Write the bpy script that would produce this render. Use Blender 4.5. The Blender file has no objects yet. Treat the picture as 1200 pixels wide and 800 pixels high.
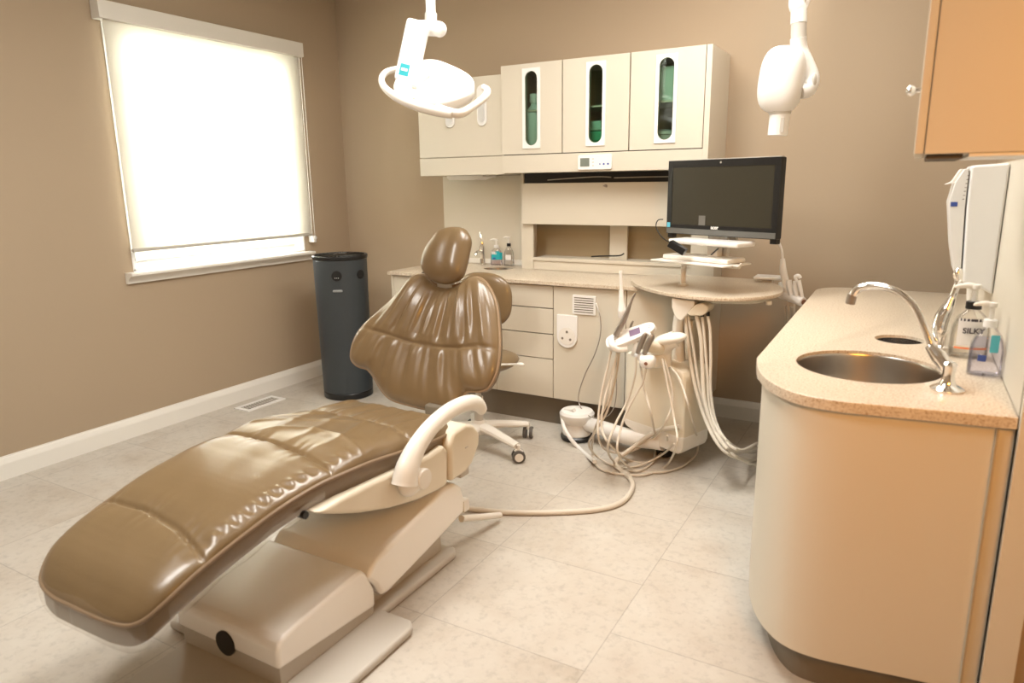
import bpy, bmesh, math, random
from mathutils import Vector, Matrix, Euler
random.seed(7)
PI = math.pi
scene = bpy.context.scene
COL = scene.collection

# ------------------------------------------------------------------ materials
MATS = {}
def mat(name, color, rough=0.5, metal=0.0, coat=0.0, spec=0.5, bump=0.0, bscale=80.0, var=0.0, vscale=6.0,
        trans=0.0, ior=1.45, emis=None, estr=0.0, alpha=1.0, sss=0.0):
    if name in MATS: return MATS[name]
    m = bpy.data.materials.new(name); m.use_nodes = True
    nt = m.node_tree; b = nt.nodes['Principled BSDF']
    b.inputs['Base Color'].default_value = (*color, 1)
    b.inputs['Roughness'].default_value = rough
    b.inputs['Metallic'].default_value = metal
    b.inputs['Coat Weight'].default_value = coat
    b.inputs['Coat Roughness'].default_value = 0.15
    b.inputs['Specular IOR Level'].default_value = spec
    b.inputs['Transmission Weight'].default_value = trans
    b.inputs['IOR'].default_value = ior
    b.inputs['Alpha'].default_value = alpha
    if emis:
        b.inputs['Emission Color'].default_value = (*emis, 1); b.inputs['Emission Strength'].default_value = estr
    tc = nt.nodes.new('ShaderNodeTexCoord')
    if var > 0:
        n = nt.nodes.new('ShaderNodeTexNoise'); n.inputs['Scale'].default_value = vscale; n.inputs['Detail'].default_value = 5
        r = nt.nodes.new('ShaderNodeMapRange'); r.inputs[3].default_value = 1 - var; r.inputs[4].default_value = 1 + var
        mx = nt.nodes.new('ShaderNodeMix'); mx.data_type = 'RGBA'; mx.blend_type = 'MULTIPLY'; mx.inputs[0].default_value = 1
        mx.inputs[6].default_value = (*color, 1)
        nt.links.new(tc.outputs['Object'], n.inputs['Vector']); nt.links.new(n.outputs['Fac'], r.inputs[0])
        nt.links.new(r.outputs[0], mx.inputs[7]); nt.links.new(mx.outputs[2], b.inputs['Base Color'])
    if bump > 0:
        n = nt.nodes.new('ShaderNodeTexNoise'); n.inputs['Scale'].default_value = bscale; n.inputs['Detail'].default_value = 4
        bp = nt.nodes.new('ShaderNodeBump'); bp.inputs['Strength'].default_value = bump; bp.inputs['Distance'].default_value = 0.002
        nt.links.new(tc.outputs['Object'], n.inputs['Vector']); nt.links.new(n.outputs['Fac'], bp.inputs['Height'])
        nt.links.new(bp.outputs[0], b.inputs['Normal'])
    MATS[name] = m
    return m

wall_m = mat('wall_paint', (0.41, 0.318, 0.222), 0.75, bump=0.15, bscale=220, spec=0.3)
ceil_m = mat('ceiling_paint', (0.82, 0.80, 0.76), 0.9)
trim_m = mat('white_trim', (0.80, 0.77, 0.71), 0.35)
vinyl_m = mat('window_vinyl', (0.86, 0.85, 0.83), 0.3)
lam_m = mat('cream_laminate', (0.60, 0.55, 0.455), 0.42, bump=0.03, bscale=300)
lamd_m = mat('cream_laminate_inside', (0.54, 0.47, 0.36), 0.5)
edge_m = mat('laminate_edge', (0.66, 0.54, 0.36), 0.5)
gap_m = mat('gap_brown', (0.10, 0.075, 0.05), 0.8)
kick_m = mat('toe_kick_grey', (0.16, 0.135, 0.10), 0.5, var=0.15)
white_m = mat('white_plastic', (0.78, 0.77, 0.745), 0.3, coat=0.2)
warmw_m = mat('warm_white_plastic', (0.76, 0.73, 0.67), 0.35, coat=0.2)
cream_m = mat('cream_plastic', (0.70, 0.64, 0.52), 0.35, coat=0.15)
shell_m = mat('pale_grey_shell', (0.88, 0.87, 0.84), 0.35, coat=0.2)
hose_m = mat('hose_beige', (0.60, 0.545, 0.46), 0.4)
grey_m = mat('grey_cast', (0.50, 0.47, 0.42), 0.45)
leather_m = mat('brown_leather', (0.168, 0.110, 0.052), 0.34, coat=0.35, bump=0.25, bscale=260, var=0.05, vscale=9)
leatherd_m = mat('brown_leather_piping', (0.22, 0.15, 0.09), 0.4)
rail_m = mat('chrome', (0.86, 0.84, 0.82), 0.12, metal=1.0)
steel_m = mat('brushed_steel', (0.50, 0.47, 0.43), 0.28, metal=1.0, bump=0.1, bscale=60)
greysteel_m = mat('grey_instrument_metal', (0.33, 0.29, 0.25), 0.35, metal=0.7)
black_m = mat('black_plastic', (0.012, 0.012, 0.012), 0.3)
screen_m = mat('dark_screen', (0.035, 0.032, 0.022), 0.22, spec=0.5)
dgrey_m = mat('monitor_grey_bar', (0.12, 0.12, 0.11), 0.35)
char_m = mat('charcoal_metal', (0.040, 0.047, 0.052), 0.42, bump=0.1, bscale=400)
charl_m = mat('charcoal_light', (0.25, 0.26, 0.26), 0.3)
teal_m = mat('teal_label', (0.03, 0.36, 0.42), 0.4)
blue_m = mat('blue_print', (0.05, 0.09, 0.34), 0.4)
purple_m = mat('violet_display', (0.20, 0.14, 0.22), 0.3)
lcd_m = mat('grey_lcd', (0.18, 0.20, 0.17), 0.3)
brownr_m = mat('brown_rubber_ring', (0.22, 0.10, 0.06), 0.6)
green_m = mat('green_cloth', (0.05, 0.38, 0.20), 0.6)
ltgreen_m = mat('pale_green', (0.35, 0.6, 0.48), 0.6)
ink_m = mat('dark_ink', (0.06, 0.05, 0.06), 0.5)
orange_m = mat('orange_stripe', (0.85, 0.25, 0.10), 0.5)
aqua_m = mat('aqua_label', (0.02, 0.40, 0.45), 0.4)
label_m = mat('white_label', (0.78, 0.76, 0.74), 0.5)

frost_m = mat('frosted_plastic', (0.80, 0.80, 0.78), 0.35, trans=0.4)
paper_m = mat('white_paper', (0.82, 0.80, 0.76), 0.7)

def glass_mat(name, tint, refl=0.10, rough=0.03):
    m = bpy.data.materials.new(name); m.use_nodes = True; nt = m.node_tree
    for n in list(nt.nodes): nt.nodes.remove(n)
    o = nt.nodes.new('ShaderNodeOutputMaterial'); mx = nt.nodes.new('ShaderNodeMixShader')
    t = nt.nodes.new('ShaderNodeBsdfTransparent'); t.inputs[0].default_value = (*tint, 1)
    g = nt.nodes.new('ShaderNodeBsdfGlossy'); g.inputs['Roughness'].default_value = rough
    fr = nt.nodes.new('ShaderNodeFresnel'); fr.inputs[0].default_value = 1.45
    ad = nt.nodes.new('ShaderNodeMath'); ad.operation = 'ADD'; ad.inputs[1].default_value = refl - 0.04
    ml = nt.nodes.new('ShaderNodeMath'); ml.operation = 'MULTIPLY'; ml.inputs[1].default_value = 0.18 if 'film' in name else (0.5 if refl < 0.055 else 1.0)
    nt.links.new(fr.outputs[0], ad.inputs[0]); nt.links.new(ad.outputs[0], ml.inputs[0]); nt.links.new(ml.outputs[0], mx.inputs[0])
    nt.links.new(t.outputs[0], mx.inputs[1]); nt.links.new(g.outputs[0], mx.inputs[2]); nt.links.new(mx.outputs[0], o.inputs[0])
    MATS[name] = m
    return m
pane_m = glass_mat('window_glass', (0.97, 0.99, 0.98), 0.05)
cabglass_m = glass_mat('cabinet_glass', (0.78, 0.90, 0.83), 0.06)
lilac_m = glass_mat('lilac_gel', (0.90, 0.90, 0.985), 0.04, 0.1)
bottle_m = glass_mat('clear_plastic_bottle', (0.985, 0.985, 0.985), 0.05, 0.08)
film_m = glass_mat('clear_vinyl_film', (0.985, 0.975, 0.96), 0.02, 0.25)

def blind_mat():
    m = bpy.data.materials.new('blind_fabric'); m.use_nodes = True; nt = m.node_tree
    for n in list(nt.nodes): nt.nodes.remove(n)
    o = nt.nodes.new('ShaderNodeOutputMaterial'); mx = nt.nodes.new('ShaderNodeMixShader'); mx.inputs[0].default_value = 0.48
    d = nt.nodes.new('ShaderNodeBsdfDiffuse'); d.inputs[0].default_value = (0.84, 0.80, 0.72, 1)
    t = nt.nodes.new('ShaderNodeBsdfTranslucent'); t.inputs[0].default_value = (0.72, 0.70, 0.64, 1)
    w = nt.nodes.new('ShaderNodeTexNoise'); w.inputs['Scale'].default_value = 500
    b = nt.nodes.new('ShaderNodeBump'); b.inputs['Strength'].default_value = 0.1; b.inputs['Distance'].default_value = 0.001
    nt.links.new(w.outputs[0], b.inputs['Height']); nt.links.new(b.outputs[0], d.inputs['Normal'])
    nt.links.new(d.outputs[0], mx.inputs[1]); nt.links.new(t.outputs[0], mx.inputs[2]); nt.links.new(mx.outputs[0], o.inputs[0])
    return m
blind_m = blind_mat()

def granite_mat():
    m = bpy.data.materials.new('speckled_stone'); m.use_nodes = True; nt = m.node_tree; b = nt.nodes['Principled BSDF']
    tc = nt.nodes.new('ShaderNodeTexCoord')
    n1 = nt.nodes.new('ShaderNodeTexNoise'); n1.inputs['Scale'].default_value = 170; n1.inputs['Detail'].default_value = 3
    r1 = nt.nodes.new('ShaderNodeValToRGB')
    cr = r1.color_ramp; cr.elements[0].position = 0.30; cr.elements[0].color = (0.35, 0.25, 0.16, 1)
    cr.elements[1].position = 0.62; cr.elements[1].color = (0.64, 0.565, 0.46, 1)
    e = cr.elements.new(0.45); e.color = (0.55, 0.46, 0.35, 1)
    n2 = nt.nodes.new('ShaderNodeTexVoronoi'); n2.inputs['Scale'].default_value = 260
    r2 = nt.nodes.new('ShaderNodeMapRange'); r2.inputs[1].default_value = 0.06; r2.inputs[2].default_value = 0.2; r2.inputs[3].default_value = 0.72; r2.inputs[4].default_value = 1.0
    mx = nt.nodes.new('ShaderNodeMix'); mx.data_type = 'RGBA'; mx.blend_type = 'MULTIPLY'; mx.inputs[0].default_value = 1
    nt.links.new(tc.outputs['Object'], n1.inputs['Vector']); nt.links.new(tc.outputs['Object'], n2.inputs['Vector'])
    nt.links.new(n1.outputs['Fac'], r1.inputs[0]); nt.links.new(n2.outputs['Distance'], r2.inputs[0])
    nt.links.new(r1.outputs[0], mx.inputs[6]); nt.links.new(r2.outputs[0], mx.inputs[7]); nt.links.new(mx.outputs[2], b.inputs['Base Color'])
    b.inputs['Roughness'].default_value = 0.28
    return m
stone_m = granite_mat()

def floor_mat():
    m = bpy.data.materials.new('stone_look_vinyl_tile'); m.use_nodes = True; nt = m.node_tree; b = nt.nodes['Principled BSDF']
    N = nt.nodes.new; Lk = nt.links.new
    def M(op, a=None, c=None, d=None):
        n = N('ShaderNodeMath'); n.operation = op
        for i, v in enumerate((a, c, d)):
            if v is None: continue
            if isinstance(v, (int, float)): n.inputs[i].default_value = v
            else: Lk(v, n.inputs[i])
        return n.outputs[0]
    tc = N('ShaderNodeTexCoord'); sp = N('ShaderNodeSeparateXYZ'); Lk(tc.outputs['Object'], sp.inputs[0])
    x = M('DIVIDE', M('ADD', sp.outputs[0], 0.735 + 6.1), 0.61)
    ci = M('FLOOR', x)
    sh = M('MULTIPLY', M('GREATER_THAN', ci, 9.5), 0.6)
    y = M('ADD', M('DIVIDE', M('SUBTRACT', sp.outputs[1], 1.71 - 5.3), 0.53), sh)
    def edge(v):
        f = M('FRACT', v); return M('MINIMUM', f, M('SUBTRACT', 1.0, f))
    ex = M('MULTIPLY', edge(x), 0.61); ey = M('MULTIPLY', edge(y), 0.53)
    ed = M('MINIMUM', ex, ey)
    line = N('ShaderNodeMapRange'); Lk(ed, line.inputs[0]); line.inputs[1].default_value = 0.0005; line.inputs[2].default_value = 0.003
    line.inputs[3].default_value = 0.70; line.inputs[4].default_value = 1.0
    # per tile offset
    cb = N('ShaderNodeCombineXYZ'); Lk(ci, cb.inputs[0]); Lk(M('FLOOR', y), cb.inputs[1])
    wn = N('ShaderNodeTexWhiteNoise'); Lk(cb.outputs[0], wn.inputs['Vector'])
    vadd = N('ShaderNodeVectorMath'); vadd.operation = 'MULTIPLY_ADD'; Lk(wn.outputs['Color'], vadd.inputs[0]); vadd.inputs[1].default_value = (9, 9, 9); Lk(tc.outputs['Object'], vadd.inputs[2])
    n1 = N('ShaderNodeTexNoise'); n1.inputs['Scale'].default_value = 3.2; n1.inputs['Detail'].default_value = 9; n1.inputs['Roughness'].default_value = 0.66
    Lk(vadd.outputs[0], n1.inputs['Vector'])
    r1 = N('ShaderNodeValToRGB'); cr = r1.color_ramp
    cr.elements[0].position = 0.30; cr.elements[0].color = (0.42, 0.365, 0.30, 1)
    cr.elements[1].position = 0.68; cr.elements[1].color = (0.53, 0.495, 0.44, 1)
    e = cr.elements.new(0.45); e.color = (0.485, 0.44, 0.38, 1)
    Lk(n1.outputs['Fac'], r1.inputs[0])
    n2 = N('ShaderNodeTexNoise'); n2.inputs['Scale'].default_value = 34; n2.inputs['Detail'].default_value = 6; n2.inputs['Roughness'].default_value = 0.7
    Lk(vadd.outputs[0], n2.inputs['Vector'])
    r2 = N('ShaderNodeMapRange'); Lk(n2.outputs['Fac'], r2.inputs[0]); r2.inputs[1].default_value = 0.28; r2.inputs[2].default_value = 0.5; r2.inputs[3].default_value = 0.80; r2.inputs[4].default_value = 1.02
    mx = N('ShaderNodeMix'); mx.data_type = 'RGBA'; mx.blend_type = 'MULTIPLY'; mx.inputs[0].default_value = 1
    Lk(r1.outputs[0], mx.inputs[6]); Lk(M('MULTIPLY', r2.outputs[0], line.outputs[0]), mx.inputs[7])
    Lk(mx.outputs[2], b.inputs['Base Color'])
    b.inputs['Roughness'].default_value = 0.38
    bp = N('ShaderNodeBump'); bp.inputs['Strength'].default_value = 0.25; bp.inputs['Distance'].default_value = 0.001
    Lk(n2.outputs['Fac'], bp.inputs['Height']); Lk(bp.outputs[0], b.inputs['Normal'])
    return m
floor_m = floor_mat()

# ------------------------------------------------------------------ mesh building
def catmull(pts, n=8, closed=False):
    P = [Vector(p) for p in pts]; out = []
    m = len(P); rng = m if closed else m - 1
    for i in range(rng):
        if closed: a, b, c, d = P[(i-1) % m], P[i], P[(i+1) % m], P[(i+2) % m]
        else: a, b, c, d = P[max(i-1, 0)], P[i], P[i+1], P[min(i+2, m-1)]
        for k in range(n):
            t = k / n
            out.append(0.5*((2*b) + (c-a)*t + (2*a-5*b+4*c-d)*t*t + (3*b-a-3*c+d)*t**3))
    if not closed: out.append(P[-1])
    return out

class B:
    def __init__(s): s.bm = bmesh.new()
    def _merge(s, t, M=None):
        if M is not None: bmesh.ops.transform(t, matrix=M, verts=t.verts)
        me = bpy.data.meshes.new('tmp'); t.to_mesh(me); t.free(); s.bm.from_mesh(me); bpy.data.meshes.remove(me); return s
    def box(s, x0, x1, y0, y1, z0, z1, bev=0.002, seg=2, M=None):
        t = bmesh.new(); bmesh.ops.create_cube(t, size=1)
        bmesh.ops.scale(t, vec=(x1-x0, y1-y0, z1-z0), verts=t.verts)
        bmesh.ops.translate(t, vec=((x0+x1)/2, (y0+y1)/2, (z0+z1)/2), verts=t.verts)
        if bev > 0: bmesh.ops.bevel(t, geom=t.edges[:], offset=bev, segments=seg, affect='EDGES', profile=0.5)
        return s._merge(t, M)
    def prism(s, pts, axis, a, b, bev=0.0, seg=2, M=None):
        """pts 2-D polygon; axis: direction of extrusion"""
        t = bmesh.new()
        def q(p, h):
            if axis == 'x': return (h, p[0], p[1])
            if axis == 'y': return (p[0], h, p[1])
            return (p[0], p[1], h)
        va = [t.verts.new(q(p, a)) for p in pts]; vb = [t.verts.new(q(p, b)) for p in pts]; n = len(pts)
        t.faces.new(va); t.faces.new(vb[::-1])
        for i in range(n): t.faces.new((va[i], vb[i], vb[(i+1) % n], va[(i+1) % n]))
        bmesh.ops.recalc_face_normals(t, faces=t.faces)
        if bev > 0:
            ed = [e for e in t.edges if len(e.link_faces) == 2 and e.calc_face_angle(0) > 0.5]
            bmesh.ops.bevel(t, geom=ed, offset=bev, segments=seg, affect='EDGES', profile=0.5)
        return s._merge(t, M)
    def ringprism(s, outer, inner, axis, a, b, M=None):
        t = bmesh.new(); n = len(outer)
        def q(p, h):
            if axis == 'x': return (h, p[0], p[1])
            if axis == 'y': return (p[0], h, p[1])
            return (p[0], p[1], h)
        oa = [t.verts.new(q(p, a)) for p in outer]; ia = [t.verts.new(q(p, a)) for p in inner]
        ob = [t.verts.new(q(p, b)) for p in outer]; ib = [t.verts.new(q(p, b)) for p in inner]
        for i in range(n):
            j = (i+1) % n
            t.faces.new((oa[i], oa[j], ia[j], ia[i])); t.faces.new((ob[i], ib[i], ib[j], ob[j]))
            t.faces.new((oa[i], ob[i], ob[j], oa[j])); t.faces.new((ia[i], ia[j], ib[j], ib[i]))
        bmesh.ops.recalc_face_normals(t, faces=t.faces)
        return s._merge(t, M)
    def lathe(s, prof, c=(0, 0, 0), n=32, M=None, cap=True, sx=1.0, sy=1.0):
        t = bmesh.new(); rings = []
        for r, z in prof:
            rings.append([t.verts.new((r*sx*math.cos(2*PI*k/n), r*sy*math.sin(2*PI*k/n), z)) for k in range(n)])
        for a, b in zip(rings, rings[1:]):
            for k in range(n): t.faces.new((a[k], a[(k+1) % n], b[(k+1) % n], b[k]))
        if cap:
            if prof[0][0] > 1e-5: t.faces.new(rings[0][::-1])
            if prof[-1][0] > 1e-5: t.faces.new(rings[-1])
        bmesh.ops.remove_doubles(t, verts=t.verts, dist=1e-6)
        bmesh.ops.recalc_face_normals(t, faces=t.faces)
        T = Matrix.Translation(c)
        return s._merge(t, T @ M if M is not None else T)
    def cyl(s, a, b, r, r2=None, n=24, bev=0.0):
        """cylinder from point a to point b"""
        a = Vector(a); b = Vector(b); d = b - a; L = d.length
        M = Matrix.Translation(a) @ d.to_track_quat('Z', 'Y').to_matrix().to_4x4()
        r2 = r if r2 is None else r2
        e = min(bev, r*0.9, L*0.45)
        prof = [(r-e, 0), (r-e*0.3, e*0.3), (r, e), (r2, L-e), (r2-e*0.3, L-e*0.3), (r2-e, L)] if e > 0 else [(r, 0), (r2, L)]
        return s.lathe(prof, (0, 0, 0), n, M)
    def tube(s, pts, r, n=8, smooth=6, flat=None, closed=False):
        P = catmull(pts, smooth, closed) if smooth > 1 else [Vector(p) for p in pts]
        m = len(P)
        def rad(i):
            if isinstance(r, (int, float)): return r
            f = i/(m-1)*(len(r)-1); k = min(int(f), len(r)-2); return r[k]+(r[k+1]-r[k])*(f-k)
        t = bmesh.new(); rings = []
        up = None
        for i, p in enumerate(P):
            if closed: d = P[(i+1) % m]-P[i-1]
            else: d = P[min(i+1, m-1)]-P[max(i-1, 0)]
            d.normalize()
            if up is None:
                up = Vector((0, 0, 1)) if abs(d.z) < 0.9 else Vector((1, 0, 0))
                if flat: up = Vector(flat[1])
            if flat: up = Vector(flat[1])
            u = (up - d*up.dot(d)).normalized(); v = d.cross(u); up = u
            R = rad(i); fl = flat[0] if flat else 1.0
            rings.append([t.verts.new(p + u*(R*fl*math.cos(2*PI*k/n)) + v*(R*math.sin(2*PI*k/n))) for k in range(n)])
        rr = list(zip(rings, rings[1:])) + ([(rings[-1], rings[0])] if closed else [])
        for a, b in rr:
            for k in range(n): t.faces.new((a[k], a[(k+1) % n], b[(k+1) % n], b[k]))
        if not closed: t.faces.new(rings[0][::-1]); t.faces.new(rings[-1])
        bmesh.ops.recalc_face_normals(t, faces=t.faces)
        return s._merge(t)
    def ball(s, c, r, M=None, n=24, p=2.0):
        """(super)ellipsoid"""
        r = (r, r, r) if isinstance(r, (int, float)) else r
        t = bmesh.new(); bmesh.ops.create_uvsphere(t, u_segments=n, v_segments=n//2+4, radius=1)
        for v in t.verts:
            if p != 2.0:
                q = v.co; k = (abs(q.x)**p+abs(q.y)**p+abs(q.z)**p)**(1/p); v.co = q/k
            v.co = Vector((v.co.x*r[0], v.co.y*r[1], v.co.z*r[2]))
        T = Matrix.Translation(c)
        return s._merge(t, T @ M if M is not None else T)
    def cushion(s, outline, centre, f, rings=26, top=None, bot=None):
        """closed pillow: outline in (s,t), f(s,t,h)->point, top(q,s,t), bot(q,s,t) heights"""
        t = bmesh.new(); n = len(outline); cx, cy = centre
        def layer(hf):
            L = [[t.verts.new(f(cx, cy, hf(0, cx, cy)))]]
            for k in range(1, rings+1):
                q = k/rings; q = 1-(1-q)**1.5
                L.append([t.verts.new(f(cx+(o[0]-cx)*q, cy+(o[1]-cy)*q, hf(q, cx+(o[0]-cx)*q, cy+(o[1]-cy)*q))) for o in outline])
            return L
        A = layer(top); C = layer(bot)
        for L, fl in ((A, 0), (C, 1)):
            for i in range(n):
                j = (i+1) % n
                t.faces.new((L[0][0], L[1][i], L[1][j]))
                for k in range(1, rings): t.faces.new((L[k][i], L[k+1][i], L[k+1][j], L[k][j]))
        for i in range(n):
            j = (i+1) % n; t.faces.new((A[-1][i], C[-1][i], C[-1][j], A[-1][j]))
        bmesh.ops.remove_doubles(t, verts=t.verts, dist=1e-6)
        bmesh.ops.recalc_face_normals(t, faces=t.faces)
        return s._merge(t)
    def quad(s, pts):
        t = bmesh.new(); t.faces.new([t.verts.new(p) for p in pts]); return s._merge(t)

ORG = {}
def obj(name, b, m, parent=None, label=None, local=False, sharp=32):
    me = bpy.data.meshes.new(name)
    off = Vector(ORG.get(parent.name, (0, 0, 0))) if (parent and not local) else Vector((0, 0, 0))
    if off.length: bmesh.ops.translate(b.bm, vec=-off, verts=b.bm.verts)
    b.bm.to_mesh(me); b.bm.free()
    me.materials.append(m)
    for p in me.polygons: p.use_smooth = True
    me.set_sharp_from_angle(angle=math.radians(sharp))
    o = bpy.data.objects.new(name, me); COL.objects.link(o)
    if parent: o.parent = parent; ORG[o.name] = tuple(off)
    if label: o['label'] = label
    if sharp < 50 and len(me.vertices) < 6000:
        w_ = o.modifiers.new('weighted', 'WEIGHTED_NORMAL'); w_.keep_sharp = True; w_.weight = 80
    return o
def thing(name, label, cat, loc=(0, 0, 0), rot=0.0, group=None):
    o = bpy.data.objects.new(name, None); COL.objects.link(o); o.empty_display_size = 0.1
    o.location = loc; o.rotation_euler = (0, 0, rot); o['label'] = label; o['category'] = cat
    if group: o['group'] = group
    ORG[o.name] = tuple(loc)
    return o
def tag(o, label, cat, group=None):
    o['label'] = label; o['category'] = cat
    if group: o['group'] = group
    return o
def struct(name, b, m, parent=None, **k):
    o = obj(name, b, m, parent, **k)
    if not parent: o['kind'] = 'structure'
    return o
def text(name, body, size, loc, rot, m, parent=None, bold=0.0):
    """lettering as a flat mesh; loc in the parent's local frame"""
    cu = bpy.data.curves.new(name, 'FONT'); cu.body = body; cu.size = size; cu.align_x = 'CENTER'; cu.align_y = 'CENTER'; cu.offset = bold
    cu.extrude = 0.0003
    o = bpy.data.objects.new(name, cu); COL.objects.link(o)
    dg = bpy.context.evaluated_depsgraph_get(); me = bpy.data.meshes.new_from_object(o.evaluated_get(dg))
    bpy.data.objects.remove(o)
    me.materials.clear(); me.materials.append(m)
    o = bpy.data.objects.new(name, me); COL.objects.link(o)
    if parent:
        o.parent = parent; off = Vector(ORG.get(parent.name, (0, 0, 0)))
    else: off = Vector((0, 0, 0))
    o.location = Vector(loc) - (off if not getattr(text, 'local', False) else Vector((0, 0, 0)))
    o.rotation_euler = rot
    return o
def stadium(cx, cy, w, h, n=12):
    r = w/2; out = []
    for k in range(n+1): a = PI*k/n; out.append((cx + r*math.cos(a), cy + h/2-r + r*math.sin(a)))
    for k in range(n+1): a = PI+PI*k/n; out.append((cx + r*math.cos(a), cy - h/2+r + r*math.sin(a)))
    return out
def rrect(cx, cy, w, h, r, n=5):
    out = []
    for sx, sy, a0 in ((1, 1, 0), (-1, 1, PI/2), (-1, -1, PI), (1, -1, 3*PI/2)):
        for k in range(n+1):
            a = a0 + PI/2*k/n
            out.append((cx + sx*(w/2-r) + r*math.cos(a), cy + sy*(h/2-r) + r*math.sin(a)))
    return out
def on_rect(pts, x0, x1, y0, y1):
    """radial match of a loop onto a rectangle, snapping the nearest point to every corner"""
    cx = sum(p[0] for p in pts)/len(pts); cy = sum(p[1] for p in pts)/len(pts); out = []
    for p in pts:
        dx, dy = p[0]-cx, p[1]-cy
        k = min([((x1-cx)/dx if dx > 0 else (x0-cx)/dx) if abs(dx) > 1e-9 else 1e9, ((y1-cy)/dy if dy > 0 else (y0-cy)/dy) if abs(dy) > 1e-9 else 1e9])
        out.append((cx+dx*k, cy+dy*k))
    for c in ((x0, y0), (x1, y0), (x1, y1), (x0, y1)):
        i = min(range(len(out)), key=lambda i: (out[i][0]-c[0])**2+(out[i][1]-c[1])**2); out[i] = c
    return out
def smooth2(pts, n=6): return [(v.x, v.y) for v in catmull([(p[0], p[1], 0) for p in pts], n, True)]
def cut(o, b):
    """boolean subtraction, applied at once"""
    me = bpy.data.meshes.new('cutter'); b.bm.to_mesh(me); b.bm.free(); c = bpy.data.objects.new('cutter', me); COL.objects.link(c)
    md = o.modifiers.new('cut', 'BOOLEAN'); md.object = c; md.solver = 'EXACT'
    dg = bpy.context.evaluated_depsgraph_get(); new = bpy.data.meshes.new_from_object(o.evaluated_get(dg))
    o.modifiers.clear(); old = o.data; o.data = new; bpy.data.meshes.remove(old); bpy.data.objects.remove(c); bpy.data.meshes.remove(me)
    o.data.set_sharp_from_angle(angle=math.radians(32))

# ------------------------------------------------------------------ room
XL, YB, CZ = -3.933, 4.288, 2.92
YF, XR, XN = -1.7, 0.335, 1.7
# floor, ceiling
struct('floor', B().box(XL-0.2, XN+0.2, YF-0.2, YB+0.2, -0.1, 0, 0), floor_m)
struct('ceiling', B().box(XL-0.2, XN+0.2, YF-0.2, YB+0.2, CZ, CZ+0.1, 0), ceil_m)
# window opening
WY0, WY1, WZ0, WZ1 = 2.455, 3.80, 0.975, 2.36
b = B()
b.box(XL-0.16, XL, YF, WY0, 0, CZ, 0).box(XL-0.16, XL, WY1, YB+0.2, 0, CZ, 0)
b.box(XL-0.16, XL, WY0, WY1, 0, WZ0, 0).box(XL-0.16, XL, WY0, WY1, WZ1, CZ, 0)
struct('wall_left', b, wall_m)
struct('wall_back', B().box(XL-0.16, XR+0.2, YB, YB+0.16, 0, CZ, 0), wall_m)
struct('wall_right', B().box(XR, XR+0.14, 1.96, YB, 0, CZ, 0).box(XR, XN+0.14, 1.96, 2.1, 0, CZ, 0).box(XN, XN+0.14, YF, 1.96, 0, CZ, 0), wall_m)
struct('wall_front', B().box(XL-0.16, XN+0.14, YF-0.14, YF, 0, CZ, 0), wall_m)
BP = [(0, 0), (0.016, 0), (0.016, 0.078), (0.012, 0.086), (0.012, 0.094), (0.008, 0.108), (0.004, 0.114), (0.004, 0.121), (0, 0.121)]
struct('baseboard_left', B().prism([(XL+p[0], p[1]) for p in BP], 'y', YF, YB), trim_m)
struct('baseboard_back', B().prism([(YB-p[0], p[1]) for p in BP], 'x', XL+0.016, XR), trim_m)
struct('baseboard_right', B().prism([(1.96-p[0], p[1]) for p in BP], 'x', XR+0.02, XN), trim_m)

# window_1
w = bpy.data.objects.new('window_1', None); COL.objects.link(w); w['kind'] = 'structure'; w.location = (XL, (WY0+WY1)/2, WZ0); ORG[w.name] = tuple(w.location)
fx0, fx1 = XL-0.13, XL-0.055
b = B()
b.box(fx0, fx1, WY0, WY0+0.05, WZ0, WZ1).box(fx0, fx1, WY1-0.05, WY1, WZ0, WZ1)
b.box(fx0, fx1, WY0+0.05, WY1-0.05, WZ0, WZ0+0.05).box(fx0, fx1, WY0+0.05, WY1-0.05, WZ1-0.05, WZ1)
obj('window_frame', b, vinyl_m, w)
sx0, sx1 = XL-0.115, XL-0.045
b = B()
a0, a1, c0, c1 = WY0+0.052, WY1-0.052, WZ0+0.052, WZ1-0.052
b.box(sx0, sx1, a0, a0+0.055, c0, c1).box(sx0, sx1, a1-0.055, a1, c0, c1).box(sx0, sx1, a0+0.055, a1-0.055, c0, c0+0.055).box(sx0, sx1, a0+0.055, a1-0.055, c1-0.055, c1)
obj('sash', b, vinyl_m, w)
# grilles between the panes
b = B()
for k in (1, 2): y = a0 + (a1-a0)*k/3; b.box(XL-0.088, XL-0.076, y-0.011, y+0.011, c0+0.05, c1-0.05, 0)
for k in (1, 2, 3): z = c0 + (c1-c0)*k/4; b.box(XL-0.087, XL-0.077, a0+0.05, a1-0.05, z-0.011, z+0.011, 0)
obj('muntin_grid', b, vinyl_m, w)
obj('window_pane', B().box(XL-0.100, XL-0.096, a0+0.05, a1-0.05, c0+0.05, c1-0.05, 0), pane_m, w)
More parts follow.
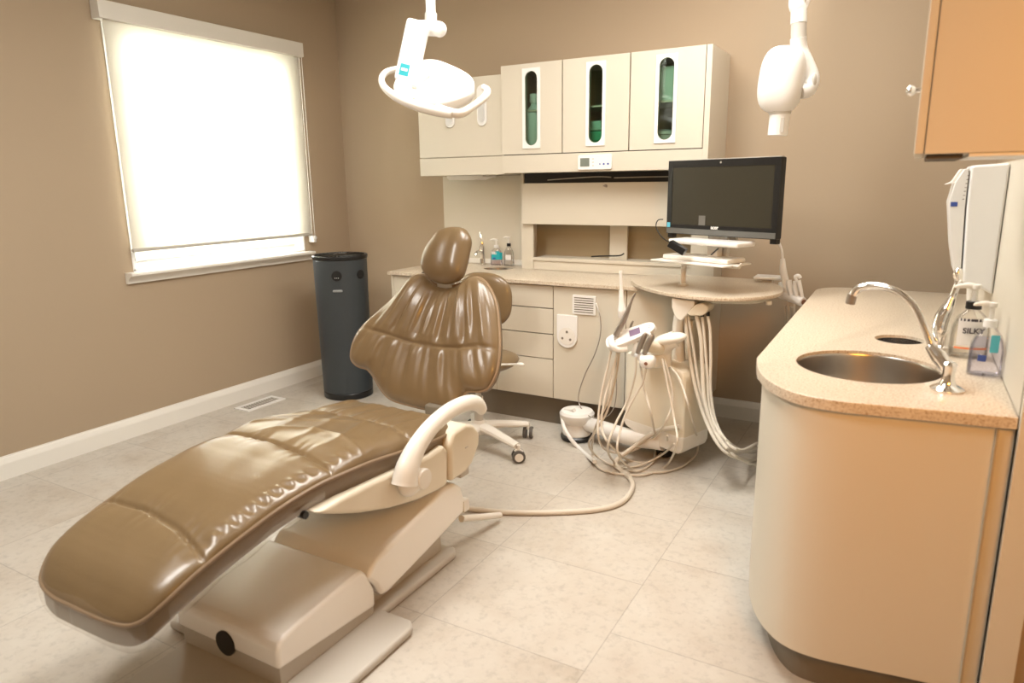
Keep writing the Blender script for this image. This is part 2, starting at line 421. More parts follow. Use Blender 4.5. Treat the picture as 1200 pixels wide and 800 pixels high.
# jamb liner
b = B(); b.box(XL-0.055, XL+0.003, WY0-0.002, WY0+0.012, WZ0, WZ1, 0).box(XL-0.055, XL+0.003, WY1-0.012, WY1+0.002, WZ0, WZ1, 0).box(XL-0.055, XL+0.003, WY0, WY1, WZ1-0.012, WZ1+0.002, 0).box(XL-0.055, XL+0.003, WY0, WY1, WZ0-0.004, WZ0+0.010, 0)
obj('jamb_liner', b, vinyl_m, w)
sp = [(XL-0.01, WZ0-0.004), (XL+0.062, WZ0-0.004), (XL+0.066, WZ0-0.010), (XL+0.066, WZ0-0.020), (XL+0.050, WZ0-0.028), (XL+0.030, WZ0-0.040), (XL+0.022, WZ0-0.055), (XL+0.018, WZ0-0.068), (XL-0.0, WZ0-0.068), (XL-0.0, WZ0-0.02)]
obj('window_sill', B().prism(sp, 'y', WY0-0.055, WY1+0.045), trim_m, w)
b = B(); b.box(XL-0.05, XL-0.02, 3.05, 3.13, WZ0+0.01, WZ0+0.035, 0.006); b.tube([(XL-0.03, 3.10, WZ0+0.03), (XL-0.005, 3.12, WZ0+0.05), (XL+0.01, 3.17, WZ0+0.035), (XL+0.012, 3.21, WZ0+0.02)], 0.005, 8)
b.ball((XL+0.012, 3.215, WZ0+0.018), 0.009)
obj('crank_handle', b, vinyl_m, w)

# roller blind (outside mount)
bl = thing('roller_blind', 'translucent cream roller blind drawn almost fully down over the window', 'blind', (XL+0.04, 3.1, 0.9))
obj('head_rail', B().box(XL+0.001, XL+0.075, 2.405, 3.862, 2.335, 2.428, 0.004), warmw_m, bl)
BX = XL+0.040
obj('blind_fabric', B().box(BX, BX+0.002, 2.44, 3.835, 1.105, 2.335, 0), blind_m, bl)
obj('bottom_rail', B().cyl((BX+0.003, 2.438, 1.098), (BX+0.003, 3.838, 1.098), 0.011, n=12, bev=0.002), grey_m, bl)
b = B(); b.tube([(XL+0.035, 3.853, 2.335), (XL+0.035, 3.853, 1.08)], 0.0022, 6, 1); b.tube([(XL+0.050, 3.862, 2.335), (XL+0.048, 3.866, 1.08)], 0.0022, 6, 1)
obj('pull_chain', b, warmw_m, bl)
obj('chain_holder', B().box(XL+0.001, XL+0.055, 3.845, 3.875, 1.035, 1.085, 0.006).cyl((XL+0.056, 3.86, 1.07), (XL+0.064, 3.86, 1.07), 0.012, bev=0.002), white_m, bl)

# floor register
fv = thing('floor_vent', 'white metal floor register by the left baseboard', 'vent', (-3.755, 3.10, 0))
obj('frame', B().ringprism([(-3.825, 2.955), (-3.685, 2.955), (-3.685, 3.275), (-3.825, 3.275)], [(-3.798, 2.982), (-3.712, 2.982), (-3.712, 3.248), (-3.798, 3.248)], 'z', 0, 0.008), white_m, fv)
b = B()
for k in range(13): y = 2.99+k*0.021; b.box(-3.797, -3.713, y, y+0.007, 0.001, 0.006, 0)
b.box(-3.758, -3.752, 2.983, 3.247, 0.001, 0.007, 0)
obj('louver_slats', b, grey_m, fv)
obj('duct_opening', B().box(-3.797, -3.713, 2.983, 3.247, 0.0002, 0.001, 0), gap_m, fv)

# ------------------------------------------------------------------ air purifier
px, py = -3.375, 3.575
ap = thing('air_purifier', 'tall charcoal cylindrical air purifier standing in the room corner', 'air purifier', (px, py, 0))
obj('base_ring', B().lathe([(0.160, 0), (0.170, 0.004), (0.170, 0.040), (0.166, 0.045)], (px, py, 0), 56), black_m, ap)
obj('body', B().lathe([(0.166, 0.045), (0.170, 0.05), (0.180, 0.955), (0.178, 0.962)], (px, py, 0), 64), char_m, ap)
b = B().lathe([(0.178, 0.962), (0.184, 0.966), (0.186, 0.985), (0.181, 0.993), (0.165, 0.990), (0.160, 0.975), (0.05, 0.97)], (px, py, 0), 64)
obj('top_rim', b, black_m, ap)
b = B()
for k in range(30):
    a = 2*PI*k/30; c, s_ = math.cos(a), math.sin(a)
    a2 = a+0.35
    b.tube([(px+0.045*c, py+0.045*s_, 0.985), (px+0.165*math.cos(a2), py+0.165*math.sin(a2), 0.989)], 0.004, 6, 1)
for r in (0.045, 0.085, 0.125): b.tube([(px+r*math.cos(2*PI*k/24), py+r*math.sin(2*PI*k/24), 0.985) for k in range(24)], 0.003, 6, 1, closed=True)
b.lathe([(0.044, 0.97), (0.044, 0.990), (0.03, 0.996), (0.0001, 0.998)], (px, py, 0), 24)
obj('outlet_grille', b, black_m, ap)
def on_cyl(az, z, r): return (px + r*math.cos(az), py + r*math.sin(az), z)
matte_m = mat('matte_black', (0.006, 0.006, 0.006), 0.65)
az = math.radians(-56)
d = Vector((math.cos(az), math.sin(az), 0))
obj('dial', B().cyl(Vector(on_cyl(az, 0.865, 0.172)), Vector(on_cyl(az, 0.865, 0.185)), 0.034, n=28, bev=0.003), matte_m, ap)
b = B()
for k in (-1, 0, 1):
    p = Vector(on_cyl(az, 0.852, 0.1855)) + Vector((-d.y, d.x, 0))*0.011*k; b.ball(p, 0.0028, n=10)
obj('indicator_light', b, white_m, ap, label='row of three small white indicator dots')
M0 = Matrix.Translation(on_cyl(az, 0.765, 0.176)) @ Matrix.Rotation(az+PI/2, 4, 'Z')
obj('handle_slot', B().ball((0, 0, 0), (0.034, 0.010, 0.010), M0 if False else None).bm and B().box(-0.032, 0.032, -0.008, 0.004, -0.008, 0.008, 0.006, M=M0), charl_m, ap)
az2 = math.radians(-2)
obj('dial', B().cyl(on_cyl(az2, 0.865, 0.172), on_cyl(az2, 0.865, 0.185), 0.03, n=28, bev=0.003), matte_m, ap)

# ------------------------------------------------------------------ rear base cabinet
FY = 3.63   # door faces
bc = thing('base_cabinet', 'long cream base cabinet with drawers and doors along the back wall', 'cabinet', (-1.95, 3.95, 0))
CB, CT = 0.178, 0.868
obj('carcass', B().box(-2.965, -0.985, FY+0.022, YB-0.002, CB+0.002, 0.775, 0.001), lamd_m, bc)
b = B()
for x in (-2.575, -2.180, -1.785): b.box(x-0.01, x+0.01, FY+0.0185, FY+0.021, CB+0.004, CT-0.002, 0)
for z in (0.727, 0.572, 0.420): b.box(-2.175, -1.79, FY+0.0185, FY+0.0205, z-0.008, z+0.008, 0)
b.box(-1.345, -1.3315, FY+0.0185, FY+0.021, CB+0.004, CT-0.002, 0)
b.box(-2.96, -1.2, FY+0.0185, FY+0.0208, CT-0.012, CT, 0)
obj('gap_shade_strips', b, gap_m, bc)  # dark strips behind the joints, standing in for shade between the fronts
obj('side_panel', B().box(-2.985, -2.965, FY, YB-0.002, CB, CT, 0.001), lam_m, bc)
# right side: rounded front corner
pts = [(-1.331, FY), (-1.331, FY+0.018)]
pts = [(-1.331, FY)] + [(-1.10+0.13*math.sin(a), FY+0.13-0.13*math.cos(a)) for a in [PI/2*k/8 for k in range(9)]] + [(-0.97, YB-0.002), (-0.988, YB-0.002)] + [(-1.10+0.112*math.sin(a), FY+0.13-0.112*math.cos(a)) for a in [PI/2*k/8 for k in range(8, -1, -1)]] + [(-1.331, FY+0.018)]
obj('curved_end_panel', B().prism(pts, 'z', CB-0.005, CT), lam_m, bc)
obj('toe_kick', B().box(-2.72, -1.14, 3.69, YB-0.01, 0, CB+0.003, 0), kick_m, bc)
def front(name, x0, x1, z0, z1, parent=bc, y=FY, m=lam_m): return obj(name, B().box(x0+0.0025, x1-0.0025, y, y+0.019, z0+0.0028, z1-(0.0028 if z1 < CT else 0.006), 0.0015), m, parent)
front('door', -2.965, -2.575, CB, CT); front('door', -2.575, -2.180, CB, CT)
for z0, z1 in ((0.727, CT), (0.572, 0.727), (0.420, 0.572), (CB, 0.420)): front('drawer', -2.180, -1.785, z0, z1)
dr = front('door', -1.785, -1.333, CB, CT)
# vent grille on the door
vg = obj('vent_plate', B().prism(rrect(-1.585, 0.765, 0.145, 0.110, 0.006), 'y', FY-0.010, FY, 0.002), white_m, dr)
for k in range(7): obj('vent_slot', B().box(-1.648, -1.523, FY-0.0108, FY-0.0095, 0.724+k*0.0135, 0.7285+k*0.0135, 0), gap_m, vg) if False else None
b = B()
for k in range(7): b.box(-1.645, -1.526, FY-0.0115, FY-0.0095, 0.722+k*0.0135, 0.7265+k*0.0135, 0)
obj('vent_slots', b, gap_m, dr)
# junction outlet plate: square top and round bottom
pl = [(-1.755, 0.697), (-1.7525, 0.700), (-1.6275, 0.700), (-1.625, 0.697)] + [(-1.69+0.065*math.cos(a), 0.572+0.068*math.sin(a)) for a in [-PI*k/16 for k in range(17)]]
obj('connector_plate', B().prism(pl, 'y', FY-0.014, FY, 0.004), white_m, dr)
obj('round_recess', B().cyl((-1.69, FY-0.0125, 0.575), (-1.69, FY-0.0165, 0.575), 0.052, n=32, bev=0.001), warmw_m, dr)
for dx, dz in ((0.002, 0.026), (-0.027, -0.014), (0.024, -0.018)): obj('socket_hole', B().cyl((-1.69+dx, FY-0.016, 0.575+dz), (-1.69+dx, FY-0.0185, 0.575+dz), 0.0075, n=12), greysteel_m, dr)

# rear worktop with its sink end
wt = thing('worktop', 'speckled beige stone worktop on the long back wall cabinet', 'countertop', (-2.0, 3.95, 0.87))
top = obj('slab', B().box(-2.995, -0.975, 3.605, YB-0.001, 0.868, 0.890, 0.003), stone_m, wt)
cut(top, B().cyl((-2.40, 4.05, 0.80), (-2.40, 4.05, 1.0), 0.100, n=40))
bs = obj('sink_bowl', B().lathe([(0.1, 0.884), (0.098, 0.84), (0.08, 0.79), (0.0001, 0.785)], (-2.40, 4.05, 0), 36, cap=False), steel_m, wt)
obj('backsplash', B().box(-2.985, -2.335, YB-0.022, YB-0.001, 0.891, 1.50, 0.001), lam_m, wt)
obj('splash_strip', B().box(-2.98, -2.335, YB-0.034, YB-0.0225, 0.891, 0.925, 0.002), trim_m, wt)
obj('waste_ring', B().lathe([(0.05, 0.8905), (0.052, 0.894), (0.045, 0.896), (0.04, 0.8905)], (-2.69, 3.66, 0), 24, cap=False), gap_m, wt)

# ------------------------------------------------------------------ upper cabinets on the back wall
UY = 3.89
uc = thing('wall_cabinet', 'cream wall cabinet with three glazed doors and a touch panel', 'cabinet', (-1.64, 4.1, 1.5))
ux0, ux1, uz0, uz1 = -2.268, -1.0, 1.510, 2.140
b = B()
b.box(ux0, ux0+0.018, UY+0.02, YB-0.001, uz0, uz1, 0.001); b.box(ux1-0.02, ux1+0.010, UY-0.0, YB-0.001, uz0, uz1, 0.001)
b.box(ux0, ux1, UY+0.02, YB-0.001, uz1-0.018, uz1, 0.001); b.box(ux0, ux1, UY+0.02, YB-0.001, uz0, uz0+0.018, 0.001)
b.box(ux0, ux1, YB-0.02, YB-0.001, uz0, uz1, 0.001); b.box(ux0, ux1, UY+0.03, YB-0.02, 1.600, 1.618, 0.001)
for x in (-1.853, -1.438): b.box(x-0.009, x+0.009, UY+0.02, YB-0.02, 1.618, uz1-0.018, 0)
obj('carcass', b, lam_m, uc)
b = B()
for x0, x1 in ((ux0+0.02, -1.864), (-1.842, -1.449), (-1.427, ux1-0.022)): b.box(x0, x1, UY+0.05, YB-0.022, 1.872, 1.882, 0)
obj('shelf', b, lam_m, uc)
ld = obj('lower_fascia', B().box(ux0, ux1-0.02, UY, UY+0.019, uz0, 1.616, 0.0015), lam_m, uc)
obj('gap_shade_strip', B().box(ux0+0.003, ux1-0.024, UY+0.0192, UY+0.021, 1.600, 1.640, 0), gap_m, uc)  # dark backing strip so the joint under the doors reads as shaded
SW = [(-2.057, -2.268, -1.855), (-1.641, -1.851, -1.440), (-1.230, -1.436, -1.022)]
for cx, x0, x1 in SW:
    slot = stadium(cx, 1.883, 0.082, 0.425, 14)
    door = obj('door', B().ringprism(on_rect(slot, x0+0.002, x1-0.002, 1.6215, uz1), slot, 'y', UY, UY+0.019), lam_m, uc)
    big = rrect(cx, 1.883, 0.120, 0.460, 0.008, 6)
    obj('window_bezel', B().ringprism(on_rect(slot, cx-0.060, cx+0.060, 1.883-0.230, 1.883+0.230), slot, 'y', UY-0.007, UY+0.0), white_m, door)
    obj('window_glass', B().prism(slot, 'y', UY-0.0040, UY-0.0030), cabglass_m, door)
cp = obj('control_panel', B().prism(rrect(-1.640, 1.562, 0.212, 0.084, 0.010), 'y', UY-0.012, UY, 0.003), white_m, ld)
obj('display', B().box(-1.730, -1.672, UY-0.0135, UY-0.0115, 1.538, 1.586, 0.0005), lcd_m, uc, label='small grey segment display')
for k, x in enumerate((-1.606, -1.582, -1.556)): obj('blue_key', B().cyl((x, UY-0.0115, 1.550), (x, UY-0.0135, 1.550), 0.0065, n=6 if k else 3), blue_m, uc)
for z in (1.542, 1.561, 1.580): obj('grey_key', B().box(-1.654, -1.644, UY-0.013, UY-0.0115, z-0.003, z+0.003, 0), grey_m, uc)

lc = thing('wall_cabinet', 'smaller cream wall cabinet with oval dispensers left of the glazed cabinet', 'cabinet', (-2.6, 4.1, 1.5))
lx0, lx1 = -2.925, -2.270
obj('carcass', B().box(lx0, lx1, UY+0.05, YB-0.001, 1.503, 2.10, 0.001), lam_m, lc)
obj('door', B().box(lx0+0.001, lx1-0.001, UY+0.032, UY+0.049, 1.6195, 2.10, 0.0015), lam_m, lc)
obj('lower_fascia', B().box(lx0, lx1, UY+0.032, UY+0.049, 1.503, 1.615, 0.0015), lam_m, lc)
for cx in (-2.424, -2.668):
    y0 = UY+0.032
    o_ = obj('dispenser_bezel', B().prism(stadium(cx, 1.925, 0.068, 0.245), 'y', y0-0.012, y0, 0.004), white_m, lc)
    obj('dispenser_mouth', B().prism(stadium(cx, 1.885, 0.046, 0.130), 'y', y0-0.014, y0-0.0115, 0.0008), frost_m, lc)
b = B(); b.box(-2.78, -2.49, 4.02, 4.20, 1.488, 1.502, 0.003).prism([(-2.76, 1.474), (-2.56, 1.472), (-2.50, 1.488), (-2.78, 1.488)], 'y', 4.02, 4.17, 0.002)
tag(obj('paper_towel_pack', b, paper_m), 'flat white paper towel pack slung under the smaller wall cabinet', 'paper towels')

# things behind the cabinet glass
def bottle_simple(name, x, y, z, r, h, m, label, capm=white_m):
    t = thing(name, label, 'bottle', (x, y, z))
    obj('body', B().lathe([(r*0.92, z), (r, z+0.01), (r, z+h*0.62), (r*0.85, z+h*0.72), (r*0.4, z+h*0.82), (r*0.4, z+h*0.86)], (x, y, 0), 24), m, t)
    obj('cap', B().lathe([(r*0.5, z+h*0.86), (r*0.5, z+h), (r*0.3, z+h*1.0)], (x, y, 0), 20), capm, t)
    return t
bottle_simple('cleaner_bottle', -2.095, 4.00, 1.619, 0.060, 0.36, mat('pale_blue_grey', (0.62, 0.70, 0.68), 0.4), 'pale grey bottle behind the leftmost cabinet window')
tag(obj('folded_cloth', B().box(-1.82, -1.60, 3.95, 4.15, 1.619, 1.680, 0.012, 3).box(-1.80, -1.62, 3.96, 4.14, 1.681, 1.740, 0.014, 3), green_m), 'dark green folded cloth stack behind the middle cabinet window', 'cloth')
tag(obj('instrument_pouch', B().box(-1.78, -1.64, 3.97, 4.1, 1.742, 1.800, 0.012, 2), ltgreen_m), 'pale green pouch on the green cloth behind the middle cabinet window', 'pouch')
tag(obj('storage_tub', B().lathe([(0.07, 1.619), (0.085, 1.70), (0.09, 1.705), (0.088, 1.72), (0.03, 1.735)], (-1.285, 4.03, 0), 28), white_m), 'white lidded tub behind the rightmost cabinet window', 'tub')
tag(obj('paper_stack', B().box(-1.33, -1.12, 3.95, 4.2, 1.883, 2.06, 0.003), mat('sage_paper', (0.55, 0.62, 0.56), 0.7)), 'grey green box on the shelf behind the rightmost cabinet window', 'box')

# ------------------------------------------------------------------ rear console between worktop and wall cabinet
MY = 4.09
rc = thing('console_unit', 'cream console with fold down panel and open niche on the worktop', 'cabinet', (-1.6, 4.18, 0.89))
rx0, rx1 = -2.245, -0.975
b = B()
b.box(rx0, rx0+0.020, MY, YB-0.002, 0.891, 1.508, 0.001)
b.box(rx1-0.02, rx1, MY+0.02, YB-0.002, 0.891, 1.508, 0.001)
b.box(rx0+0.02, rx1-0.02, MY+0.02, YB-0.012, 1.192, 1.204, 0)
obj('carcass', b, lam_m, rc)
obj('niche_back', B().box(rx0+0.02, rx1-0.02, YB-0.012, YB-0.003, 0.891, 1.508, 0), mat('shaded_niche_laminate', (0.40, 0.32, 0.20), 0.5), rc)  # same laminate in a darker brown, the niche's shade put into its colour
obj('side_column', B().box(rx0+0.018, rx0+0.088, MY-0.002, MY+0.018, 0.891, 1.19, 0.0015), lam_m, rc)
obj('side_column', B().box(-1.115, rx1, MY-0.002, MY+0.018, 0.891, 1.19, 0.0015), lam_m, rc)
obj('fold_down_panel', B().box(-2.218, rx1-0.02, MY-0.030, MY-0.012, 1.188, 1.446, 0.002), lam_m, rc)
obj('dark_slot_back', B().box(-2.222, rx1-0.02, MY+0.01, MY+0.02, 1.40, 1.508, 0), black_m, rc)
b = B(); b.box(-2.157, -1.11, MY, YB-0.012, 0.952, 0.968, 0.002)
obj('niche_shelf', b, lam_m, rc)
obj('lower_rail', B().box(-2.157, -1.115, MY+0.004, MY+0.020, 0.891, 0.949, 0.001), lam_m, rc)
obj('shelf_lip', B().box(-2.157, -1.115, MY-0.004, MY+0.006, 0.950, 0.972, 0.002), lam_m, rc)
obj('vertical_post', B().box(-1.66, -1.545, MY+0.10, MY+0.12, 0.968, 1.192, 0.001), lam_m, rc)
b = B(); b.tube([(-1.655, MY-0.033, 1.425), (-1.640, MY-0.040, 1.428), (-1.632, MY-0.036, 1.418)], 0.004, 8)
b.cyl((-1.640, MY-0.030, 1.426), (-1.640, MY-0.038, 1.426), 0.009, n=14)
obj('cam_lock', b, greysteel_m, rc)
# things in the niche
b = B(); b.tube([(-1.768, 4.150, 0.984), (-1.698, 4.150, 0.990), (-1.583, 4.150, 0.997), (-1.546, 4.140, 1.012)], 0.0045, 8)
tag(obj('black_stylus', b, black_m), 'thin black stylus lying in the open console niche', 'stylus')
b = B(); b.tube([(-2.05, MY-0.0, 1.465), (-1.85, MY-0.004, 1.475), (-1.70, MY-0.004, 1.480), (-1.62, MY, 1.476)], 0.003, 6); b.tube([(-1.60, MY, 1.472), (-1.40, MY-0.003, 1.474), (-1.15, MY, 1.474)], 0.003, 6)
tag(obj('loose_cable', b, grey_m), 'grey cable seen in the dark slot under the glazed wall cabinet', 'cable')

# ------------------------------------------------------------------ worktop items at the left
def faucet_small():
    t = thing('faucet', 'small chrome faucet with lever at the back wall sink', 'faucet', (-2.62, 4.20, 0.89))
    x, y = -2.62, 4.20
    obj('base', B().lathe([(0.03, 0.891), (0.03, 0.897), (0.020, 0.903), (0.018, 0.93)], (x, y, 0), 24), rail_m, t)
    obj('body', B().tube([(x, y, 0.92), (x, y-0.002, 0.97), (x+0.005, y-0.01, 1.01), (x+0.02, y-0.03, 1.035)], [0.017, 0.019, 0.020, 0.010], 14), rail_m, t)
    obj('spout', B().tube([(x, y-0.01, 0.97), (x+0.01, y-0.06, 0.99), (x+0.02, y-0.11, 0.985), (x+0.022, y-0.125, 0.965)], 0.009, 12), rail_m, t)
    obj('lever', B().tube([(x+0.004, y, 1.02), (x-0.002, y, 1.06), (x-0.018, y+0.005, 1.10), (x-0.022, y+0.01, 1.115)], [0.009, 0.005, 0.005, 0.008], 10), rail_m, t)
faucet_small()
tag(obj('chrome_side_spray', B().tube([(-2.745, 4.20, 0.891), (-2.75, 4.19, 0.93), (-2.77, 4.17, 0.97), (-2.785, 4.16, 0.99)], [0.010, 0.007, 0.006, 0.010], 10), rail_m), 'thin chrome side spray left of the small rear faucet', 'sprayer')

def pump_bottle(name, x, y, z, w, h, rz, gel, collar, label, labels, depth=None, pumpm=None):
    depth = depth or w*0.62
    t = thing(name, label, 'soap bottle', (x, y, z), rz)
    hb = h*0.66
    prof = [(0.42, 0), (0.5, 0.02), (0.5, 0.50), (0.47, 0.66), (0.38, 0.82), (0.20, 0.95), (0.16, 1.0)]
    obj('bottle', B().lathe([(a*w, c*hb) for a, c in prof], (0, 0, 0.001), 28, sy=depth/w), bottle_m, t, local=True)
    obj('gel', B().lathe([(a*w*0.94, c*hb*0.92+0.003) for a, c in prof[:5]] + [(0.0001, hb*0.80)], (0, 0, 0.001), 28, sy=depth/w*0.95), gel, t, local=True)
    obj('collar', B().lathe([(w*0.20, hb), (w*0.20, hb+h*0.09), (w*0.17, hb+h*0.10)], (0, 0, 0), 20), collar, t, local=True)
    b = B().cyl((0, 0, hb+h*0.08), (0, 0, h*0.93), w*0.07, n=12)
    b.tube([(0.0, 0, h*0.94), (-w*0.2, 0, h*0.965), (-w*0.45, 0, h*0.95), (-w*0.48, 0, h*0.93)], [w*0.10, w*0.09, w*0.06, w*0.05], 10)
    b.cyl((0, 0, h*0.92), (0, 0, h*0.985), w*0.13, n=16, bev=0.003)
    obj('pump', b, pumpm or warmw_m, t, local=True)
    for (mm, cx, cz, lw, lh) in labels:
        n = 9; b = B(); tt = bmesh.new(); rows = []
        for zz in (cz-lh/2, cz+lh/2):
            row = []
            for k in range(n):
                xx = cx-lw/2+lw*k/(n-1); yy = -depth/2*math.sqrt(max(0.02, 1-(xx/(w/2))**2))-0.0012
                row.append(tt.verts.new((xx, yy, zz)))
            rows.append(row)
        for k in range(n-1): tt.faces.new((rows[0][k], rows[0][k+1], rows[1][k+1], rows[1][k]))
        b._merge(tt); obj('label_panel', b, mm, t, local=True)
    return t
pump_bottle('soap_bottle', -2.505, 4.20, 0.890, 0.085, 0.185, 0.3, glass_mat('clear_gel_pink', (0.98, 0.93, 0.95), 0.04, 0.1), white_m, 'hand soap bottle with teal label beside the small rear faucet',
            [(aqua_m, 0.006, 0.066, 0.074, 0.050), (label_m, -0.012, 0.088, 0.040, 0.020), (aqua_m, 0.012, 0.092, 0.03, 0.016), (blue_m, -0.010, 0.050, 0.02, 0.012)])
pump_bottle('soap_bottle', -2.405, 4.20, 0.890, 0.072, 0.205, 0.3, glass_mat('clear_gel_grey', (0.97, 0.965, 0.96), 0.04, 0.1), black_m, 'clear pump bottle with black collar next to the console column',
            [(label_m, 0.0, 0.060, 0.040, 0.035)])

# ------------------------------------------------------------------ cantilevered side table
tb = thing('side_table', 'rounded speckled stone table top carried on a swing arm', 'table', (-0.95, 3.65, 0.0))
tp = [(-1.032, 3.363), (-1.179, 3.483), (-1.29, 3.62), (-1.36, 3.80), (-1.30, 3.98), (-1.15, 4.04), (-0.95, 4.05), (-0.732, 4.03), (-0.640, 3.96), (-0.573, 3.84), (-0.53, 3.70), (-0.535, 3.534), (-0.609, 3.400), (-0.722, 3.320), (-0.87, 3.305)]
obj('table_top', B().prism(smooth2(tp), 'z', 0.892, 0.911, 0.004), stone_m, tb)
obj('under_plate', B().prism(smooth2([(-0.80, 3.42), (-0.62, 3.50), (-0.60, 3.70), (-0.75, 3.80), (-0.95, 3.62), (-0.97, 3.45)]), 'z', 0.862, 0.8915, 0.006), cream_m, tb)
obj('glide_knob', B().cyl((-0.565, 3.500, 0.880), (-0.564, 3.500, 0.861), 0.014, bev=0.003), warmw_m, tb)
# arm
ay = 3.42
b = B()
b.prism([(q[0], q[2]) for q in [(-1.001, 3.420, 0.885), (-0.885, 3.420, 0.880), (-0.884, 3.420, 0.855), (-0.932, 3.420, 0.791), (-0.949, 3.420, 0.772), (-0.980, 3.420, 0.787), (-0.999, 3.420, 0.838)]], 'y', ay-0.06, ay+0.07, 0.008, 3)
obj('swing_bracket', b, warmw_m, tb)
b = B()
b.prism([(q[0], q[2]) for q in [(-0.879, 3.400, 0.862), (-0.846, 3.400, 0.873), (-0.816, 3.400, 0.859), (-0.819, 3.400, 0.829), (-0.843, 3.400, 0.810), (-0.902, 3.400, 0.805), (-0.919, 3.400, 0.817)]], 'y', ay-0.075, ay+0.06, 0.008, 3)
obj('pivot_block', b, cream_m, tb)
b = B()
b.tube([(-0.972, 3.420, 0.796), (-0.983, 3.440, 0.717), (-0.981, 3.450, 0.603), (-0.967, 3.460, 0.512)], [0.028, 0.030, 0.032, 0.026], 14, flat=(1.3, (0, 1, 0)))
obj('support_post', b, warmw_m, tb)
b = B().prism([(q[0], q[2]) for q in [(-0.950, 3.440, 0.764), (-0.903, 3.440, 0.768), (-0.907, 3.440, 0.569), (-0.933, 3.440, 0.566)]], 'y', 3.41, 3.47, 0.006)
obj('lower_post', b, cream_m, tb)
# suction and air hoses from the table down to the floor, looping to the right
HOS = [
 (0.010, [(-0.940, 3.400, 0.811), (-0.916, 3.380, 0.669), (-0.872, 3.340, 0.508), (-0.813, 3.300, 0.361), (-0.721, 3.220, 0.240), (-0.633, 3.200, 0.181), (-0.598, 3.621, 0.012)]),
 (0.008, [(-0.928, 3.400, 0.812), (-0.889, 3.380, 0.650), (-0.841, 3.340, 0.469), (-0.777, 3.300, 0.314), (-0.680, 3.220, 0.225), (-0.601, 3.200, 0.174), (-0.558, 3.570, 0.010)]),
 (0.011, [(-0.879, 3.380, 0.802), (-0.848, 3.360, 0.701), (-0.828, 3.340, 0.557), (-0.798, 3.300, 0.398), (-0.730, 3.250, 0.272), (-0.634, 3.200, 0.206), (-0.596, 3.718, 0.050)]),
 (0.008, [(-0.850, 3.380, 0.804), (-0.827, 3.360, 0.682), (-0.801, 3.340, 0.517), (-0.771, 3.300, 0.358), (-0.685, 3.220, 0.254), (-0.596, 3.200, 0.217), (-0.606, 3.769, 0.060)]),
 (0.008, [(-0.826, 3.380, 0.810), (-0.805, 3.360, 0.748), (-0.789, 3.340, 0.605), (-0.776, 3.320, 0.439), (-0.730, 3.280, 0.297), (-0.648, 3.220, 0.231), (-0.623, 3.679, 0.030)]),
]
for k_, (r, p) in enumerate(HOS): obj('hose', B().tube(list(p) + [(-0.49-0.012*k_, 3.66+0.02*k_, 0.05+0.01*k_), (-0.455-0.012*k_, 3.80, 0.22), (-0.465-0.012*k_, 3.85, 0.52), (-0.50-0.010*k_, 3.855, 0.80)], [r*0.9]*6+[r*0.6]*4, 10, 8), hose_m, tb)
b = B(); b.cyl((-0.851, 3.380, 0.821), (-0.850, 3.380, 0.800), 0.009); b.cyl((-0.824, 3.380, 0.827), (-0.823, 3.380, 0.806), 0.009)
obj('hose_ferrule', b, black_m, tb)

# ------------------------------------------------------------------ monitor on its arm, keyboard shelves
mr = math.radians(-23.4)
ph = (-0.84, 3.555)
mo = thing('computer_monitor', 'black all in one computer screen on an arm over the side table', 'monitor', (ph[0], ph[1], 1.178), mr)
MW, MH = 0.326, 0.372
obj('housing', B().box(-MW, MW, 0.004, 0.045, 0, MH, 0.006).box(-MW*0.8, MW*0.8, 0.04, 0.07, 0.03, MH-0.03, 0.012), black_m, mo, local=True)
obj('silver_edge', B().box(-MW, MW, 0.002, 0.03, MH, MH+0.004, 0.001), grey_m, mo, local=True)
obj('bezel', B().ringprism([(-MW, 0.0), (MW, 0), (MW, MH), (-MW, MH)], [(-MW+0.030, 0.050), (MW-0.030, 0.050), (MW-0.030, MH-0.034), (-MW+0.030, MH-0.034)], 'y', 0.0, 0.005), black_m, mo, local=True)
obj('screen', B().box(-MW+0.029, MW-0.029, 0.002, 0.004, 0.049, MH-0.033, 0), screen_m, mo, local=True)
obj('lower_bar', B().box(-MW+0.003, MW-0.003, -0.003, 0.002, 0.003, 0.030, 0.001), dgrey_m, mo, local=True)
obj('webcam', B().cyl((0, 0.002, MH-0.015), (0, -0.001, MH-0.015), 0.005, n=16), grey_m, mo, local=True)
obj('energy_sticker', B().box(-MW+0.004, -MW+0.024, -0.001, 0.001, 0.033, 0.058, 0), mat('cyan_sticker', (0.10, 0.45, 0.60), 0.4), mo, local=True)
obj('screen_sticker', B().box(-0.118, -0.078, 0.0005, 0.0018, 0.036, 0.098, 0), mat('grey_film_sticker', (0.13, 0.125, 0.11), 0.35), mo, local=True)
for sx in (-1, 1): obj('foot', B().box(sx*(MW-0.02)-0.017, sx*(MW-0.02)+0.017, 0.008, 0.04, -0.022, 0.001, 0.002), black_m, mo, local=True)
text.local = True
text('brand_mark', 'acer', 0.026, (-0.018, -0.0007, 0.0415), (PI/2, 0, 0), white_m, mo, bold=0.0006)
text.local = False
b = B().box(-0.075, -0.045, 0.05, 0.09, -0.16, 0.10, 0.004).box(-0.085, -0.035, 0.045, 0.07, 0.05, 0.15, 0.004)
obj('mount_arm', B().box(0.02, 0.07, 0.055, 0.075, -0.03, 0.12, 0.003), grey_m, mo, local=True)
obj('mount_column', B().box(-0.10, 0.02, 0.065, 0.085, -0.09, 0.10, 0.006), warmw_m, mo, local=True)

